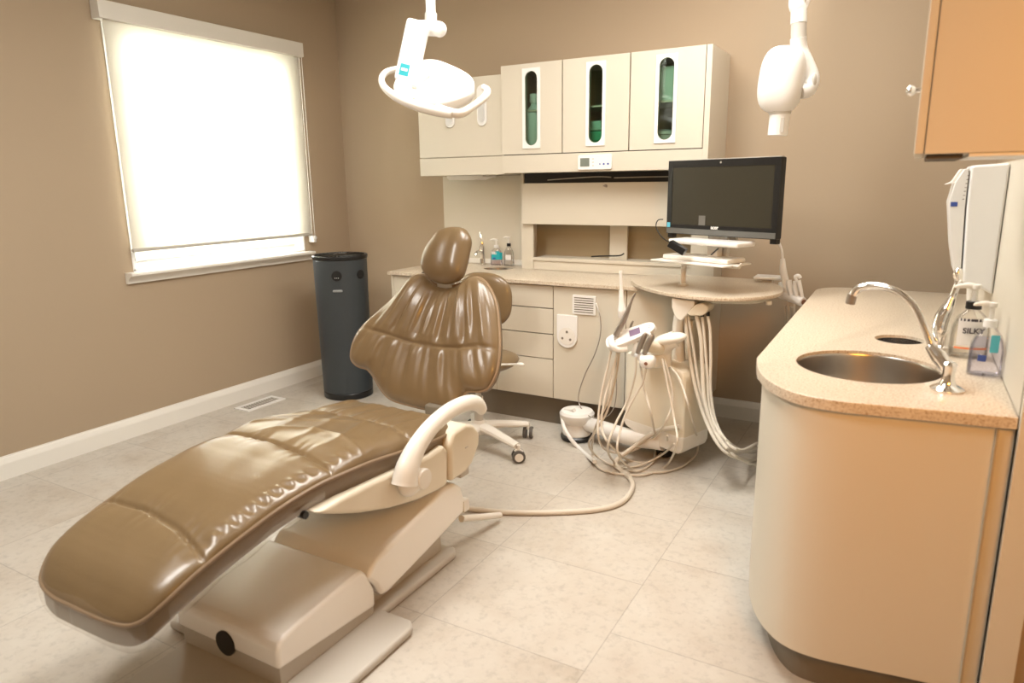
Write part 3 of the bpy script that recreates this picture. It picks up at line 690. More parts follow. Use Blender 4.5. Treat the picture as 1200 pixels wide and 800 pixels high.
ks = thing('keyboard_shelf', 'white double keyboard shelf on bent tube under the monitor', 'shelf', (-0.86, 3.55, 0.9), mr)
Mk = None
def kloc(px_, pz): return None
kb = B().box(-0.20, 0.215, -0.10, 0.05, 0.238, 0.262, 0.009, 3)
obj('upper_tray', kb, white_m, ks, local=True)
b = B().box(-0.262, 0.19, -0.16, 0.06, 0.148, 0.156, 0.003).box(-0.235, 0.165, -0.10, 0.05, 0.156, 0.180, 0.008, 3)
b.tube([(0.19, -0.08, 0.152), (0.215, -0.08, 0.153), (0.228, -0.08, 0.168)], 0.004, 8)
obj('lower_tray', b, warmw_m, ks, local=True)
b = B().tube([(-0.19, 0.02, 0.012), (-0.19, 0.02, 0.09), (-0.185, 0.02, 0.115), (-0.16, 0.02, 0.132), (0.0, 0.02, 0.138), (0.15, 0.02, 0.140)], 0.0145, 12)
b.lathe([(0.026, 0.0115), (0.026, 0.017), (0.016, 0.020)], (-0.19, 0.02, 0), 20)
obj('bent_tube', b, warmw_m, ks, local=True)
obj('tray_link', B().box(-0.03, 0.03, 0.0, 0.045, 0.155, 0.24, 0.004).box(-0.07, 0.05, 0.052, 0.075, 0.14, 0.30, 0.004), warmw_m, ks, local=True)
# adapter and pen
b = B()
Ma = Matrix.Translation((-0.998, 3.420, 1.128)) @ Matrix.Rotation(0.5, 4, 'Y')
b.box(-0.045, 0.045, -0.025, 0.025, -0.017, 0.017, 0.004, M=Ma)
ad = obj('power_adapter', b, black_m); tag(ad, 'black power adapter lying at the left end of the keyboard shelf', 'adapter')
b = B().tube([(-1.120, 3.560, 1.257), (-1.141, 3.540, 1.253), (-1.136, 3.500, 1.221), (-1.090, 3.460, 1.173), (-1.035, 3.440, 1.147)], 0.0028, 8)
tag(obj('power_cable', b, black_m), 'thin black cable looping down from the left monitor edge', 'cable')
b = B().tube([(-0.828, 3.400, 1.101), (-0.794, 3.400, 1.133)], 0.0035, 8, 1)
tag(obj('black_pen', b, black_m), 'black pen leaning on the lower keyboard shelf tray', 'pen')
# ------------------------------------------------------------------ assistant instrument holder (right end of the table)
ah = thing('instrument_holder', 'white arm holding suction tips behind the side table, right end', 'instrument holder', (-0.542, 3.850, 0.840))
b = B().cyl((-0.578, 3.850, 0.869), (-0.434, 3.720, 0.850), 0.024, n=24, bev=0.008)
obj('holder_bar', b, white_m, ah)
obj('end_cap', B().cyl((-0.434, 3.718, 0.850), (-0.431, 3.712, 0.850), 0.013, n=20), brownr_m, ah)
obj('tray', B().box(-0.085, 0.06, -0.05, 0.06, -0.008, 0.008, 0.006, M=Matrix.Translation((-0.633, 3.950, 0.935))).tube([(-0.700, 3.950, 0.941), (-0.667, 3.950, 0.915), (-0.627, 3.950, 0.908)], [0.006, 0.014, 0.012], 10), white_m, ah)
obj('tray_arm', B().tube([(-0.576, 3.900, 0.917), (-0.564, 3.870, 0.876)], 0.012, 10, 1), warmw_m, ah)
def inst(name, label, pts, rads, mats=white_m, hose=None, tip=None, cat='dental instrument', group=None):
    group = group or {'handpiece': 'handpieces on the delivery cart', 'suction_handpiece': 'suction handles in the rear holder bar'}.get(name)
    t = thing(name, label, cat, pts[0], 0, group)
    obj('grip', B().tube(pts, rads, 14), mats, t)
    if tip: obj('tip', B().tube(tip[0], tip[1], 10), tip[2], t)
    if hose: obj('hose', B().tube(hose[0], hose[1], 8, 8), hose_m, t)
    return t
inst('water_syringe', 'tall white air water syringe upright in the rear holder bar', [(-0.528, 3.800, 0.866), (-0.539, 3.800, 0.937), (-0.553, 3.800, 0.989), (-0.561, 3.800, 1.054)], [0.012, 0.018, 0.018, 0.011],
     tip=([(-0.561, 3.800, 1.054), (-0.568, 3.800, 1.097), (-0.583, 3.800, 1.132)], [0.006, 0.006, 0.007], white_m), hose=([(-0.522, 3.800, 0.840), (-0.511, 3.800, 0.751), (-0.515, 3.800, 0.624), (-0.519, 3.850, 0.520)], 0.005))
inst('suction_handpiece', 'short white suction handle just right of the tall syringe', [(-0.498, 3.770, 0.864), (-0.512, 3.770, 0.916), (-0.517, 3.770, 0.950)], [0.012, 0.014, 0.012])
inst('suction_handpiece', 'middle short suction handle in the rear holder bar', [(-0.471, 3.750, 0.860), (-0.481, 3.750, 0.912), (-0.485, 3.750, 0.950)], [0.011, 0.013, 0.011])
inst('suction_handpiece', 'tallest suction handle at the right end of the rear holder bar', [(-0.440, 3.730, 0.856), (-0.456, 3.730, 0.916), (-0.467, 3.730, 0.958)], [0.008, 0.010, 0.011],
     tip=([(-0.474, 3.730, 0.949), (-0.484, 3.730, 0.974), (-0.469, 3.730, 0.979), (-0.460, 3.730, 0.967)], [0.007, 0.009, 0.010, 0.009], white_m), hose=([(-0.478, 3.730, 0.836), (-0.473, 3.750, 0.728), (-0.483, 3.780, 0.631)], 0.005))

# ------------------------------------------------------------------ delivery cart
dc = thing('delivery_cart', 'cream mobile dental delivery cart with white leg and control head', 'dental cart', (-1.05, 3.45, 0))
rz = -0.33
Mb = Matrix.Translation((-1.035, 3.42, 0)) @ Matrix.Rotation(rz, 4, 'Z')
pf = [(-0.205, 0.56), (-0.195, 0.575), (-0.10, 0.585), (0.0, 0.565), (0.145, 0.535), (0.165, 0.515), (0.172, 0.46), (0.172, 0.135), (0.162, 0.108), (0.14, 0.098), (-0.02, 0.112), (-0.19, 0.165), (-0.205, 0.185)]
obj('body', B().prism(pf, 'y', -0.075, 0.15, 0.016, 3, M=Mb), cream_m, dc)
obj('lower_trim', B().prism([(-0.207, 0.21), (-0.207, 0.183), (-0.19, 0.163), (-0.02, 0.110), (0.138, 0.096), (0.164, 0.106), (0.1745, 0.135), (0.1745, 0.195), (0.0, 0.205)], 'y', -0.0775, 0.152, 0.012, 2, M=Mb), warmw_m, dc)
# ribbed bellows at the left of the body
b = B()
for k in range(16): b.box(-0.232, -0.202, -0.03, 0.10, 0.20+k*0.020, 0.212+k*0.020, 0.004, 2, M=Mb)
obj('ribbed_side', b, warmw_m, dc)
# leg tube and caster pods
pod = Vector((-1.575, 3.515, 0))
obj('leg', B().tube([(pod.x+0.04, pod.y-0.01, 0.105), (-1.40, 3.48, 0.10), (-1.22, 3.42, 0.100), (-1.02, 3.38, 0.125)], [0.040, 0.042, 0.046, 0.05], 18), white_m, dc)
obj('caster_pod', B().lathe([(0.080, 0.030), (0.083, 0.036), (0.080, 0.10), (0.098, 0.125), (0.101, 0.155), (0.09, 0.170), (0.06, 0.180), (0.0001, 0.184)], pod, 36), white_m, dc)
obj('pod_wheel', B().lathe([(0.070, 0.0), (0.092, 0.004), (0.094, 0.022), (0.085, 0.031)], pod, 36), black_m, dc)
obj('pod_strap', B().tube([(pod.x+0.01, pod.y-0.06, 0.19), (-1.641, 3.480, 0.163), (-1.618, 3.420, 0.107), (-1.556, 3.380, 0.049), (-1.474, 3.360, -0.005), (-1.317, 3.169, 0.030)], 0.011, 10), white_m, dc)
obj('rear_caster', B().lathe([(0.04, 0.0), (0.045, 0.004), (0.045, 0.05), (0.03, 0.12)], (-1.05, 3.50, 0), 28), black_m, dc)
# swivel arm on the body top
b = B().tube([(-1.022, 3.330, 0.545), (-1.020, 3.330, 0.621), (-0.991, 3.300, 0.674), (-0.954, 3.300, 0.695)], [0.045, 0.040, 0.040, 0.042], 18)
b.ball((-0.983, 3.300, 0.692), (0.085, 0.06, 0.030), Matrix.Rotation(-0.25, 4, 'Y'))
b.cyl((-1.053, 3.330, 0.542), (-1.055, 3.330, 0.612), 0.06, n=28, bev=0.012)
obj('swivel_arm', b, warmw_m, dc)
obj('arm_link', B().tube([(-1.031, 3.280, 0.643), (-1.058, 3.200, 0.670), (-1.090, 3.140, 0.709)], [0.035, 0.03, 0.028], 14), cream_m, dc)
# control head
ch0, ch1 = Vector((-1.201, 3.080, 0.697)), Vector((-1.022, 3.120, 0.777))
ax_ = (ch1-ch0); L_ = ax_.length; ax_.normalize()
yv = Vector((-0.22, -0.62, 0.66)); yv = (yv - ax_*yv.dot(ax_)).normalized(); zv = ax_.cross(yv)
Mh = Matrix((( ax_.x, zv.x, yv.x, (ch0.x+ch1.x)/2), (ax_.y, zv.y, yv.y, (ch0.y+ch1.y)/2), (ax_.z, zv.z, yv.z, (ch0.z+ch1.z)/2), (0, 0, 0, 1)))
hd = obj('control_head', B().prism(smooth2([(-0.115, -0.035), (-0.05, -0.044), (0.05, -0.038), (0.105, -0.028), (0.122, 0.0), (0.105, 0.028), (0.05, 0.038), (-0.05, 0.044), (-0.115, 0.035), (-0.128, 0.0)], 5), 'z', -0.018, 0.012, 0.006, 3, M=Mh), white_m, dc)
obj('display', B().box(-0.004, 0.050, -0.020, 0.020, 0.0115, 0.0135, 0.0005, M=Mh), purple_m, hd, label='small violet display')
b = B()
for x, y in ((-0.095, -0.012), (-0.095, 0.010), (-0.078, -0.016), (-0.078, 0.0), (-0.078, 0.016), (-0.060, -0.02), (0.095, 0.005), (0.098, -0.006)): b.cyl(Mh @ Vector((x, y, 0.0115)), Mh @ Vector((x, y, 0.0132)), 0.0032, n=8)
obj('key_marks', b, greysteel_m, hd)
b = B()
b.tube([(-1.201, 3.070, 0.716), (-1.184, 3.050, 0.689), (-1.162, 3.060, 0.672), (-1.122, 3.080, 0.676)], 0.016, 12)
obj('left_holder', b, white_m, dc)
# right holder bar with ball end
b = B().tube([(-1.098, 3.120, 0.645), (-1.058, 3.080, 0.646), (-1.022, 3.050, 0.640)], [0.018, 0.020, 0.022], 14)
obj('right_holder', b, white_m, dc)
bb = Vector((-1.007, 3.040, 0.636))
obj('holder_knob', B().ball(bb, (0.038, 0.036, 0.034), p=2.4), white_m, dc)
obj('knob_centre', B().cyl(bb+Vector((0.004, -0.034, -0.004)), bb+Vector((0.004, -0.038, -0.0045)), 0.008, n=16), brownr_m, dc)
obj('head_bracket', B().tube([(-1.075, 3.100, 0.710), (-1.083, 3.100, 0.668), (-1.090, 3.110, 0.640)], [0.02, 0.022, 0.018], 12), warmw_m, dc)
# umbilical to the dental chair lying on the floor
b = B().tube([(-0.900, 3.250, 0.265), (-1.035, 3.311, 0.200), (-1.156, 3.338, 0.090), (-1.223, 3.231, 0.030), (-1.171, 3.168, 0.012), (-1.099, 3.098, 0.012), (-1.050, 3.000, 0.012), (-1.037, 2.839, 0.012), (-1.094, 2.720, 0.012), (-1.233, 2.609, 0.012), (-1.433, 2.498, 0.012), (-1.583, 2.451, 0.012), (-1.631, 2.426, 0.020)], 0.0125, 12, 8)
obj('umbilical_hose', b, hose_m, dc)

# handpieces: each with its own hose
inst('handpiece', 'tall white handpiece standing upright in the cart holder', [(-1.159, 3.100, 0.818), (-1.160, 3.100, 0.851), (-1.163, 3.100, 0.892), (-1.166, 3.100, 0.949)], [0.016, 0.021, 0.014, 0.010],
     tip=([(-1.166, 3.100, 0.945), (-1.171, 3.100, 1.042)], [0.008, 0.0075], white_m), hose=([(-1.159, 3.100, 0.802), (-1.172, 3.120, 0.696), (-1.191, 3.120, 0.523), (-1.204, 3.050, 0.366), (-1.236, 2.980, 0.274), (-1.324, 3.104, 0.150), (-1.332, 3.239, 0.030), (-1.198, 3.203, 0.012), (-1.108, 3.276, 0.012), (-1.026, 3.371, 0.050), (-0.912, 3.200, 0.191)], 0.0055))
inst('handpiece', 'slanted grey metal handpiece leaning right of the tall white handpiece', [(-1.184, 3.080, 0.733), (-1.159, 3.080, 0.781), (-1.135, 3.080, 0.828), (-1.115, 3.080, 0.883)], [0.013, 0.015, 0.013, 0.007], greysteel_m,
     tip=([(-1.115, 3.080, 0.883), (-1.103, 3.080, 0.916), (-1.089, 3.080, 0.943)], [0.007, 0.005, 0.005], greysteel_m), hose=([(-1.200, 3.080, 0.676), (-1.212, 3.060, 0.578), (-1.225, 3.020, 0.458), (-1.224, 2.980, 0.341), (-1.206, 2.950, 0.245), (-1.251, 3.179, 0.100), (-1.197, 3.322, 0.050), (-1.105, 3.392, 0.100), (-0.952, 3.150, 0.297), (-0.929, 3.200, 0.407), (-0.966, 3.250, 0.519), (-1.004, 3.280, 0.594)], 0.0055))
inst('handpiece', 'slim dark handpiece clipped behind the control head', [(-1.141, 3.160, 0.742), (-1.133, 3.160, 0.777), (-1.125, 3.160, 0.794)], [0.006, 0.006, 0.004], greysteel_m,
     hose=([(-1.173, 3.100, 0.667), (-1.202, 3.080, 0.532), (-1.211, 3.020, 0.417), (-1.206, 2.980, 0.301), (-1.153, 2.950, 0.233), (-1.189, 3.302, 0.020), (-1.084, 3.340, 0.012), (-1.036, 3.475, 0.050), (-0.948, 3.200, 0.229)], 0.0055))
inst('handpiece', 'left grey handpiece of the pair under the control head', [(-1.061, 3.050, 0.665), (-1.045, 3.050, 0.711), (-1.030, 3.050, 0.749), (-1.022, 3.050, 0.766)], [0.010, 0.013, 0.012, 0.007], greysteel_m,
     hose=([(-1.068, 3.050, 0.647), (-1.070, 3.050, 0.556), (-1.105, 3.050, 0.424), (-1.132, 2.980, 0.334), (-1.149, 2.920, 0.223), (-1.226, 3.239, 0.012), (-1.102, 3.192, 0.012), (-1.064, 3.350, 0.012), (-1.096, 3.485, 0.060), (-0.980, 3.050, 0.358), (-1.032, 3.080, 0.490), (-1.057, 3.080, 0.613)], 0.0055))
inst('handpiece', 'right grey handpiece of the pair above the round knob', [(-1.021, 3.030, 0.669), (-1.006, 3.030, 0.715), (-0.991, 3.030, 0.749), (-0.983, 3.030, 0.766)], [0.011, 0.015, 0.015, 0.009], greysteel_m,
     tip=([(-0.986, 3.030, 0.749), (-0.999, 3.030, 0.768), (-1.011, 3.030, 0.771)], [0.009, 0.007, 0.006], white_m),
     hose=([(-1.017, 3.050, 0.595), (-1.035, 3.050, 0.518), (-1.081, 3.020, 0.415), (-1.106, 2.980, 0.317), (-1.098, 2.920, 0.211), (-1.121, 3.207, 0.012), (-0.984, 3.242, 0.012), (-0.905, 3.395, 0.012), (-0.880, 3.542, 0.060), (-0.831, 3.150, 0.393), (-0.902, 3.220, 0.513), (-0.968, 3.280, 0.555)], 0.0055))
b = B().tube([(-0.988, 3.200, 0.614), (-0.943, 3.150, 0.505), (-0.889, 3.100, 0.357), (-0.843, 3.000, 0.271), (-0.988, 3.326, 0.012), (-1.049, 3.171, 0.012), (-1.167, 3.122, 0.012), (-1.283, 3.146, 0.012), (-1.370, 3.259, 0.040), (-1.245, 3.000, 0.288), (-1.205, 3.050, 0.410), (-1.185, 3.100, 0.614)], 0.0055, 8, 8)
obj('hose', b, hose_m, dc)
# cord from the vent grille
b = B().tube([(-1.509, 3.610, 0.789), (-1.469, 3.580, 0.720), (-1.461, 3.570, 0.615), (-1.489, 3.560, 0.501), (-1.546, 3.550, 0.371), (-1.582, 3.550, 0.249), (-1.552, 3.520, 0.185), (-1.472, 3.470, 0.161), (-1.388, 3.440, 0.174), (-1.356, 3.500, 0.200), (-1.356, 3.560, 0.268), (-1.364, 3.580, 0.387), (-1.370, 3.580, 0.583)], 0.0028, 8, 8)
tag(obj('cord', b, greysteel_m), 'thin dark cord hanging in a loop from the cabinet vent grille', 'cord')

# ------------------------------------------------------------------ dental chair
XC = -1.745
dch = thing('dental_chair', 'brown leather reclining dental chair on a cream powered base', 'dental chair', (XC, 1.7, 0))
# base plate
bp = [(-2.06, 1.10), (-1.30, 1.10), (-1.295, 1.62), (-1.31, 1.645), (-1.44, 1.66), (-1.44, 2.09), (-1.46, 2.11), (-2.04, 2.11), (-2.06, 2.09)]
bp = [(-2.045, 1.235), (-1.90, 1.235), (-1.90, 0.98), (-1.345, 0.98), (-1.30, 1.03), (-1.30, 1.60), (-1.33, 1.632), (-1.445, 1.632), (-1.445, 2.07), (-1.47, 2.10), (-2.02, 2.10), (-2.045, 2.07)]
obj('base_plate', B().prism(bp, 'z', 0, 0.032, 0.012, 3), grey_m, dch)
obj('base_block', B().box(-1.898, -1.462, 1.19, 1.60, 0.03, 0.125, 0.006).box(-1.86, -1.50, 1.60, 2.05, 0.03, 0.10, 0.006), grey_m, dch)
# front cover
cv = [(1.178, 0.095), (1.180, 0.165), (1.200, 0.188), (1.26, 0.200), (1.50, 0.222), (1.545, 0.222), (1.565, 0.20), (1.60, 0.125), (1.60, 0.060)]
cvo = obj('front_cover', B().prism(cv, 'x', -1.905, -1.452, 0.014, 3), shell_m, dch)
obj('round_opening', B().cyl((-1.675, 1.182, 0.112), (-1.675, 1.174, 0.112), 0.040, n=28), black_m, dch, label='round black opening in the foot end')
# lift arm cover
lv = [(1.60, 0.09), (1.555, 0.180), (1.60, 0.228), (1.75, 0.262), (2.02, 0.330), (2.10, 0.325), (2.135, 0.29), (2.15, 0.20), (2.12, 0.168), (1.90, 0.128), (1.70, 0.085)]
lv = [(1.560, 0.185), (1.60, 0.228), (1.75, 0.262), (2.02, 0.325), (2.08, 0.318), (2.125, 0.285), (2.150, 0.215), (2.14, 0.170), (1.90, 0.122), (1.66, 0.080), (1.625, 0.085), (1.600, 0.140)]
obj('lift_arm_cover', B().prism(lv, 'x', -1.905, -1.445, 0.016, 3), shell_m, dch)
obj('rear_fitting', B().box(-1.56, -1.43, 2.10, 2.16, 0.33, 0.37, 0.006), grey_m, dch)
obj('hose_fitting', B().cyl((-1.47, 2.15, 0.13), (-1.45, 2.42, 0.03), 0.014).box(-1.50, -1.44, 2.13, 2.17, 0.17, 0.22, 0.005), warmw_m, dch)

# seat cushion
def prof(y):
    K = [(0.84, 0.360), (0.865, 0.392), (0.90, 0.425), (0.98, 0.470), (1.10, 0.515), (1.25, 0.560), (1.40, 0.583), (1.60, 0.578), (1.80, 0.552), (1.95, 0.532), (2.11, 0.520), (2.3, 0.515)]
    for (a, p), (c, q) in zip(K, K[1:]):
        if y <= c:
            t = (y-a)/(c-a); return p+(q-p)*t
    return K[-1][1]
def sprof(y): return (prof(max(y-0.05, 0.84))+prof(y)*2+prof(y+0.05)+prof(max(y-0.025, 0.84))*2+prof(y+0.025)*2)/8
so = [(-1.83, 0.848), (-1.66, 0.852), (-1.575, 0.872), (-1.535, 0.925), (-1.515, 1.02), (-1.495, 1.15), (-1.475, 1.30), (-1.455, 1.50), (-1.448, 1.70), (-1.448, 1.90), (-1.455, 2.03), (-1.475, 2.095), (-1.53, 2.13), (-1.65, 2.145),
      (-1.85, 2.145), (-1.96, 2.13), (-2.015, 2.095), (-2.035, 2.03), (-2.045, 1.90), (-2.048, 1.70), (-2.048, 1.50), (-2.05, 1.30), (-2.055, 1.15), (-2.06, 1.02), (-2.05, 0.93), (-2.01, 0.872), (-1.93, 0.85)]
seat_out = smooth2(so, 7)
def seat_f(s, t, h): return (s, t, sprof(t)+h)
SEAMS = [1.07, 1.49, 1.87]
def seat_span(y):
    xs = []
    n = len(seat_out)
    for i in range(n):
        a, c = seat_out[i], seat_out[(i+1) % n]
        if (a[1]-y)*(c[1]-y) <= 0 and a[1] != c[1]: xs.append(a[0]+(c[0]-a[0])*(y-a[1])/(c[1]-a[1]))
    return (min(xs), max(xs)) if xs else None
SY0, SY1 = min(p[1] for p in seat_out)+0.0006, max(p[1] for p in seat_out)-0.0006
def seat_top(v, x, y):
    ex = max(0.0, 1-abs(v)**7)**0.5
    dy = min(y-SY0, SY1-y); ey = 1-(1-min(1.0, dy/0.11))**3; ey = max(0.0, ey)**0.6
    edge = ex*ey
    h = (0.036+0.022*max(0, min(1, (y-1.4)/0.25)))*edge
    u = v
    for k, y0 in enumerate(SEAMS):
        yy = y0 - 0.030*u + 0.022*math.cos(u*2.0)
        d = y-yy
        h -= (0.0095*math.exp(-(d/0.0065)**2)+0.008*math.exp(-(d/0.035)**2))*edge
        # small gathers running into each seam
        h += 0.0016*edge*math.exp(-(d/0.05)**2)*math.sin(x*95+3*math.sin(x*31+k))
    # gathered puckers along the long sides
    if 1.03 < y < 1.62:
        env = math.sin((y-1.03)/0.59*PI)**0.5
        for vs in (0.85,):
            h += 0.0055*env*math.exp(-((v-vs)/0.060)**2)*math.cos((y-1.0)/0.043*2*PI)
    e = edge*max(0.0, min(1, (y-1.50)/0.12))
    w1 = math.sin(30*(x+0.25*y)+3.2*math.sin(4.1*y+2*x)+1.3*math.sin(11*y))
    w2 = math.sin(17*(0.55*x-0.85*y)+2.6*math.sin(6.3*x)+1.1*math.sin(9*y+3*x))
    w3 = math.sin(52*(x*0.8-0.3*y)+3*math.sin(7*y+5*x))
    h += e*(0.0042*(1-abs(w1))**2*1.3+0.0060*(1-abs(w2))**3+0.0016*w3*(0.5+0.5*w2))
    e2 = edge*(1-max(0.0, min(1, (y-1.50)/0.12)))
    h += e2*(0.0020*math.sin(16*x+9*y+2*math.sin(5*y))*math.sin(11*y+3*x)+0.0012*math.sin(38*(x+0.2*y)+3*math.sin(6*y)))
    return h
NY, NX = 300, 110
tt = bmesh.new(); TG = []; BG = []
for a in range(NY+1):
    f_ = a/NY; y = SY0+(SY1-SY0)*(f_ + 0.035*math.sin(2*PI*f_)*-1)
    x0_, x1_ = seat_span(y)
    rt_, rb_ = [], []
    for c in range(NX+1):
        v = math.sin((c/NX-0.5)*PI*0.96)/math.sin(0.48*PI)
        x = (x0_+x1_)/2+(x1_-x0_)/2*v
        rt_.append(tt.verts.new((x, y, sprof(y)+seat_top(v, x, y))))
        k_ = max(0.0, 1-abs(v)**10)*min(1.0, min(y-SY0, SY1-y)/0.03)
        rb_.append(tt.verts.new((x, y, sprof(y)-0.058-0.015*k_)))
    TG.append(rt_); BG.append(rb_)
for a in range(NY):
    for c in range(NX):
        tt.faces.new((TG[a][c], TG[a][c+1], TG[a+1][c+1], TG[a+1][c]))
        tt.faces.new((BG[a][c], BG[a+1][c], BG[a+1][c+1], BG[a][c+1]))
    for c in (0, NX):
        tt.faces.new((TG[a][c], TG[a+1][c], BG[a+1][c], BG[a][c]))
for a in (0, NY):
    for c in range(NX): tt.faces.new((TG[a][c], BG[a][c], BG[a][c+1], TG[a][c+1]))
bmesh.ops.recalc_face_normals(tt, faces=tt.faces)
sb_ = B(); sb_._merge(tt)
obj('seat_cushion', sb_, leather_m, dch, sharp=70)
b = B().tube([(p[0]+(p[0]-XC)*0.008, p[1], sprof(p[1])+0.001) for p in seat_out[::2]], 0.0062, 8, 2, closed=True)
obj('seat_piping', b, leatherd_m, dch)
# lower pad wrapped over the foot board
def foot_f(s, t, h): return (s, t, sprof(t)-0.052+h)
fo = [(p[0]*0.985+XC*0.015+0.0, p[1]+0.006) for p in seat_out]
# clear film over the foot end
def film_out():
    o_ = []
    for p in seat_out:
        y = min(p[1], 1.44)
        cx = XC-0.03
        o_.append((cx+(p[0]-cx)*1.022, y-0.008 if y < 1.0 else y))
    return o_
b = B(); tt = bmesh.new(); top_r = []; rows = []
FO = [p for p in seat_out if p[1] < 1.42]
i0 = max(range(len(seat_out)), key=lambda i: (seat_out[i][1] > 1.42, i))
# order the open strip: from the right side at y=1.42 round the foot to the left side
n_ = len(seat_out)
k0 = [i for i in range(n_) if seat_out[i][1] < 1.42 and seat_out[i-1][1] >= 1.42][0]
strip = []
while seat_out[k0 % n_][1] < 1.42: strip.append(seat_out[k0 % n_]); k0 += 1
levels = [(0.955, 0.026), (1.0, 0.012), (1.020, -0.008), (1.024, -0.035), (1.014, -0.060), (1.0, -0.074), (0.95, -0.080)]
for p in strip:
    col = []
    for f_, dz in levels:
        x = XC-0.03+(p[0]-XC+0.03)*f_; y = 1.3+(p[1]-1.3)*(f_ if p[1] < 1.0 else 1.0)
        col.append(tt.verts.new((x, y, sprof(p[1])+dz + 0.004*math.sin(40*p[1]+11*p[0]))))
    rows.append(col)
for a, c in zip(rows, rows[1:]):
    for k in range(len(levels)-1): tt.faces.new((a[k], c[k], c[k+1], a[k+1]))
b._merge(tt)
obj('clear_foot_cover', b, film_m, dch, label='clear vinyl cover stretched over the foot end', sharp=80)
# seat shell
sh = [(1.34, 0.520), (1.40, 0.490), (1.52, 0.440), (1.67, 0.392), (1.82, 0.358), (1.97, 0.343), (2.005, 0.345), (2.015, 0.48), (1.99, 0.508), (1.90, 0.500), (1.75, 0.512), (1.60, 0.520), (1.45, 0.525)]
obj('seat_shell', B().prism(sh, 'x', -2.03, -1.425, 0.016, 3), cream_m, dch)
rs = [(2.018, 0.350), (2.12, 0.352), (2.17, 0.372), (2.222, 0.435), (2.228, 0.480), (2.19, 0.525), (2.135, 0.545), (2.05, 0.540), (2.018, 0.500)]
obj('rear_shell', B().prism(rs, 'x', -2.04, -1.418, 0.016, 3), cream_m, dch)
obj('shell_mark', B().box(-1.4178, -1.4165, 2.115, 2.135, 0.453, 0.458, 0), grey_m, dch)
obj('hinge_peg', B().cyl((-1.52, 1.335, 0.510), (-1.46, 1.335, 0.510), 0.012), black_m, dch)
# armrest
AX = -1.385
ar = [(AX, 1.700, 0.478), (AX, 1.720, 0.530), (AX, 1.775, 0.585), (AX, 1.86, 0.628), (AX, 1.97, 0.652), (AX, 2.08, 0.650), (AX, 2.155, 0.628), (AX, 2.195, 0.590)]
obj('armrest', B().tube(ar, [0.050, 0.044, 0.036, 0.032, 0.031, 0.031, 0.030, 0.022], 20, 8, flat=(0.85, (1, 0, 0))).ball((AX, 1.735, 0.475), (0.030, 0.060, 0.050)), warmw_m, dch)
obj('armrest_pivot', B().cyl((AX+0.015, 1.765, 0.478), (AX+0.040, 1.765, 0.478), 0.036, n=32, bev=0.006), warmw_m, dch)
obj('armrest', B().tube([(-2.10, p[1], p[2]-0.06) for p in ar], [0.050, 0.044, 0.036, 0.032, 0.031, 0.031, 0.030, 0.022], 20, 8, flat=(0.85, (1, 0, 0))), warmw_m, dch) if False else None
# back cushion: plane through the hinge, leaning back
P0 = Vector((-1.735, 2.26, 0.53)); TV = Vector((0, 0.26, 0.53)).normalized(); SV = Vector((1, 0, 0)); NV = SV.cross(TV); 
def back_f(s, t, h): 
    c = (s+0.03)/0.38
    return P0 + SV*s + TV*t + NV*(h + 0.030*c*c - 0.01)
bo = [(-0.178, 0.582), (-0.219, 0.557), (-0.248, 0.508), (-0.289, 0.449), (-0.344, 0.383), (-0.393, 0.324), (-0.421, 0.266), (-0.427, 0.205), (-0.415, 0.158), (-0.376, 0.132), (-0.327, 0.126), (-0.287, 0.102), (-0.232, 0.051), (-0.169, 0.013), (-0.068, 0.001), (0.028, -0.003), (0.119, 0.001), (0.184, 0.013), (0.192, 0.060), (0.212, 0.096), (0.268, 0.103), (0.312, 0.123), (0.335, 0.179), (0.334, 0.243), (0.320, 0.314), (0.295, 0.392), (0.265, 0.467), (0.229, 0.521), (0.187, 0.563), (0.143, 0.586), (0.104, 0.585), (0.058, 0.559), (-0.008, 0.540), (-0.089, 0.550), (-0.139, 0.580)]
back_out = smooth2(bo, 6)
sm = [(-0.402, 0.311), (-0.312, 0.297), (-0.236, 0.288), (-0.088, 0.266), (0.049, 0.261), (0.151, 0.269), (0.248, 0.285), (0.331, 0.279)]
def seam_t(s):
    for a, c in zip(sm, sm[1:]):
        if s <= c[0]: return a[1]+(c[1]-a[1])*(s-a[0])/(c[0]-a[0])
    return sm[-1][1]
def back_top(q, s, t):
    edge = max(0.0, 1-q**6)
    h = 0.046*edge**0.5
    d = t-seam_t(s)
    h -= (0.007*math.exp(-(d/0.006)**2)+0.002*math.exp(-(d/0.025)**2))*edge**0.4
    # folds fan out from the headrest, deeper towards the seam and below it
    apex = Vector((-0.03, 0.95)); ang = math.atan2(s-apex.x, apex.y-t)
    amp = edge*(0.45+0.55*math.sin(min(1, max(0, (0.62-t)/0.5))*PI*0.9))
    w_ = math.sin(ang*33+1.4*math.sin(6*t+ang*3)) + 0.7*math.sin(ang*67+2+2.2*math.sin(5*t)) + 0.3*math.sin(ang*120+3*math.sin(9*t))
    if d < 0: w_ = math.sin(ang*37+1+2.5*math.sin(6*t+2*ang)) + 0.6*math.sin(ang*71+4+2*math.sin(7*t)) + 0.35*math.sin(ang*125+1+4*math.sin(6*t))
    h += 0.0050*amp*w_*min(1.0, abs(d)/0.05+0.12)
    # hollow under the headrest, raised shoulders
    h -= 0.020*math.exp(-((s+0.03)/0.10)**2-((t-0.57)/0.10)**2)
    h += 0.012*math.exp(-((s+0.17)/0.07)**2-((t-0.48)/0.12)**2) + 0.012*math.exp(-((s-0.13)/0.07)**2-((t-0.48)/0.12)**2)
    return h
def back_bot(q, s, t): return -0.028-0.030*max(0.0, 1-q**8)
obj('back_cushion', B().cushion(back_out, (-0.03, 0.30), back_f, 56, back_top, back_bot), leather_m, dch, sharp=75)
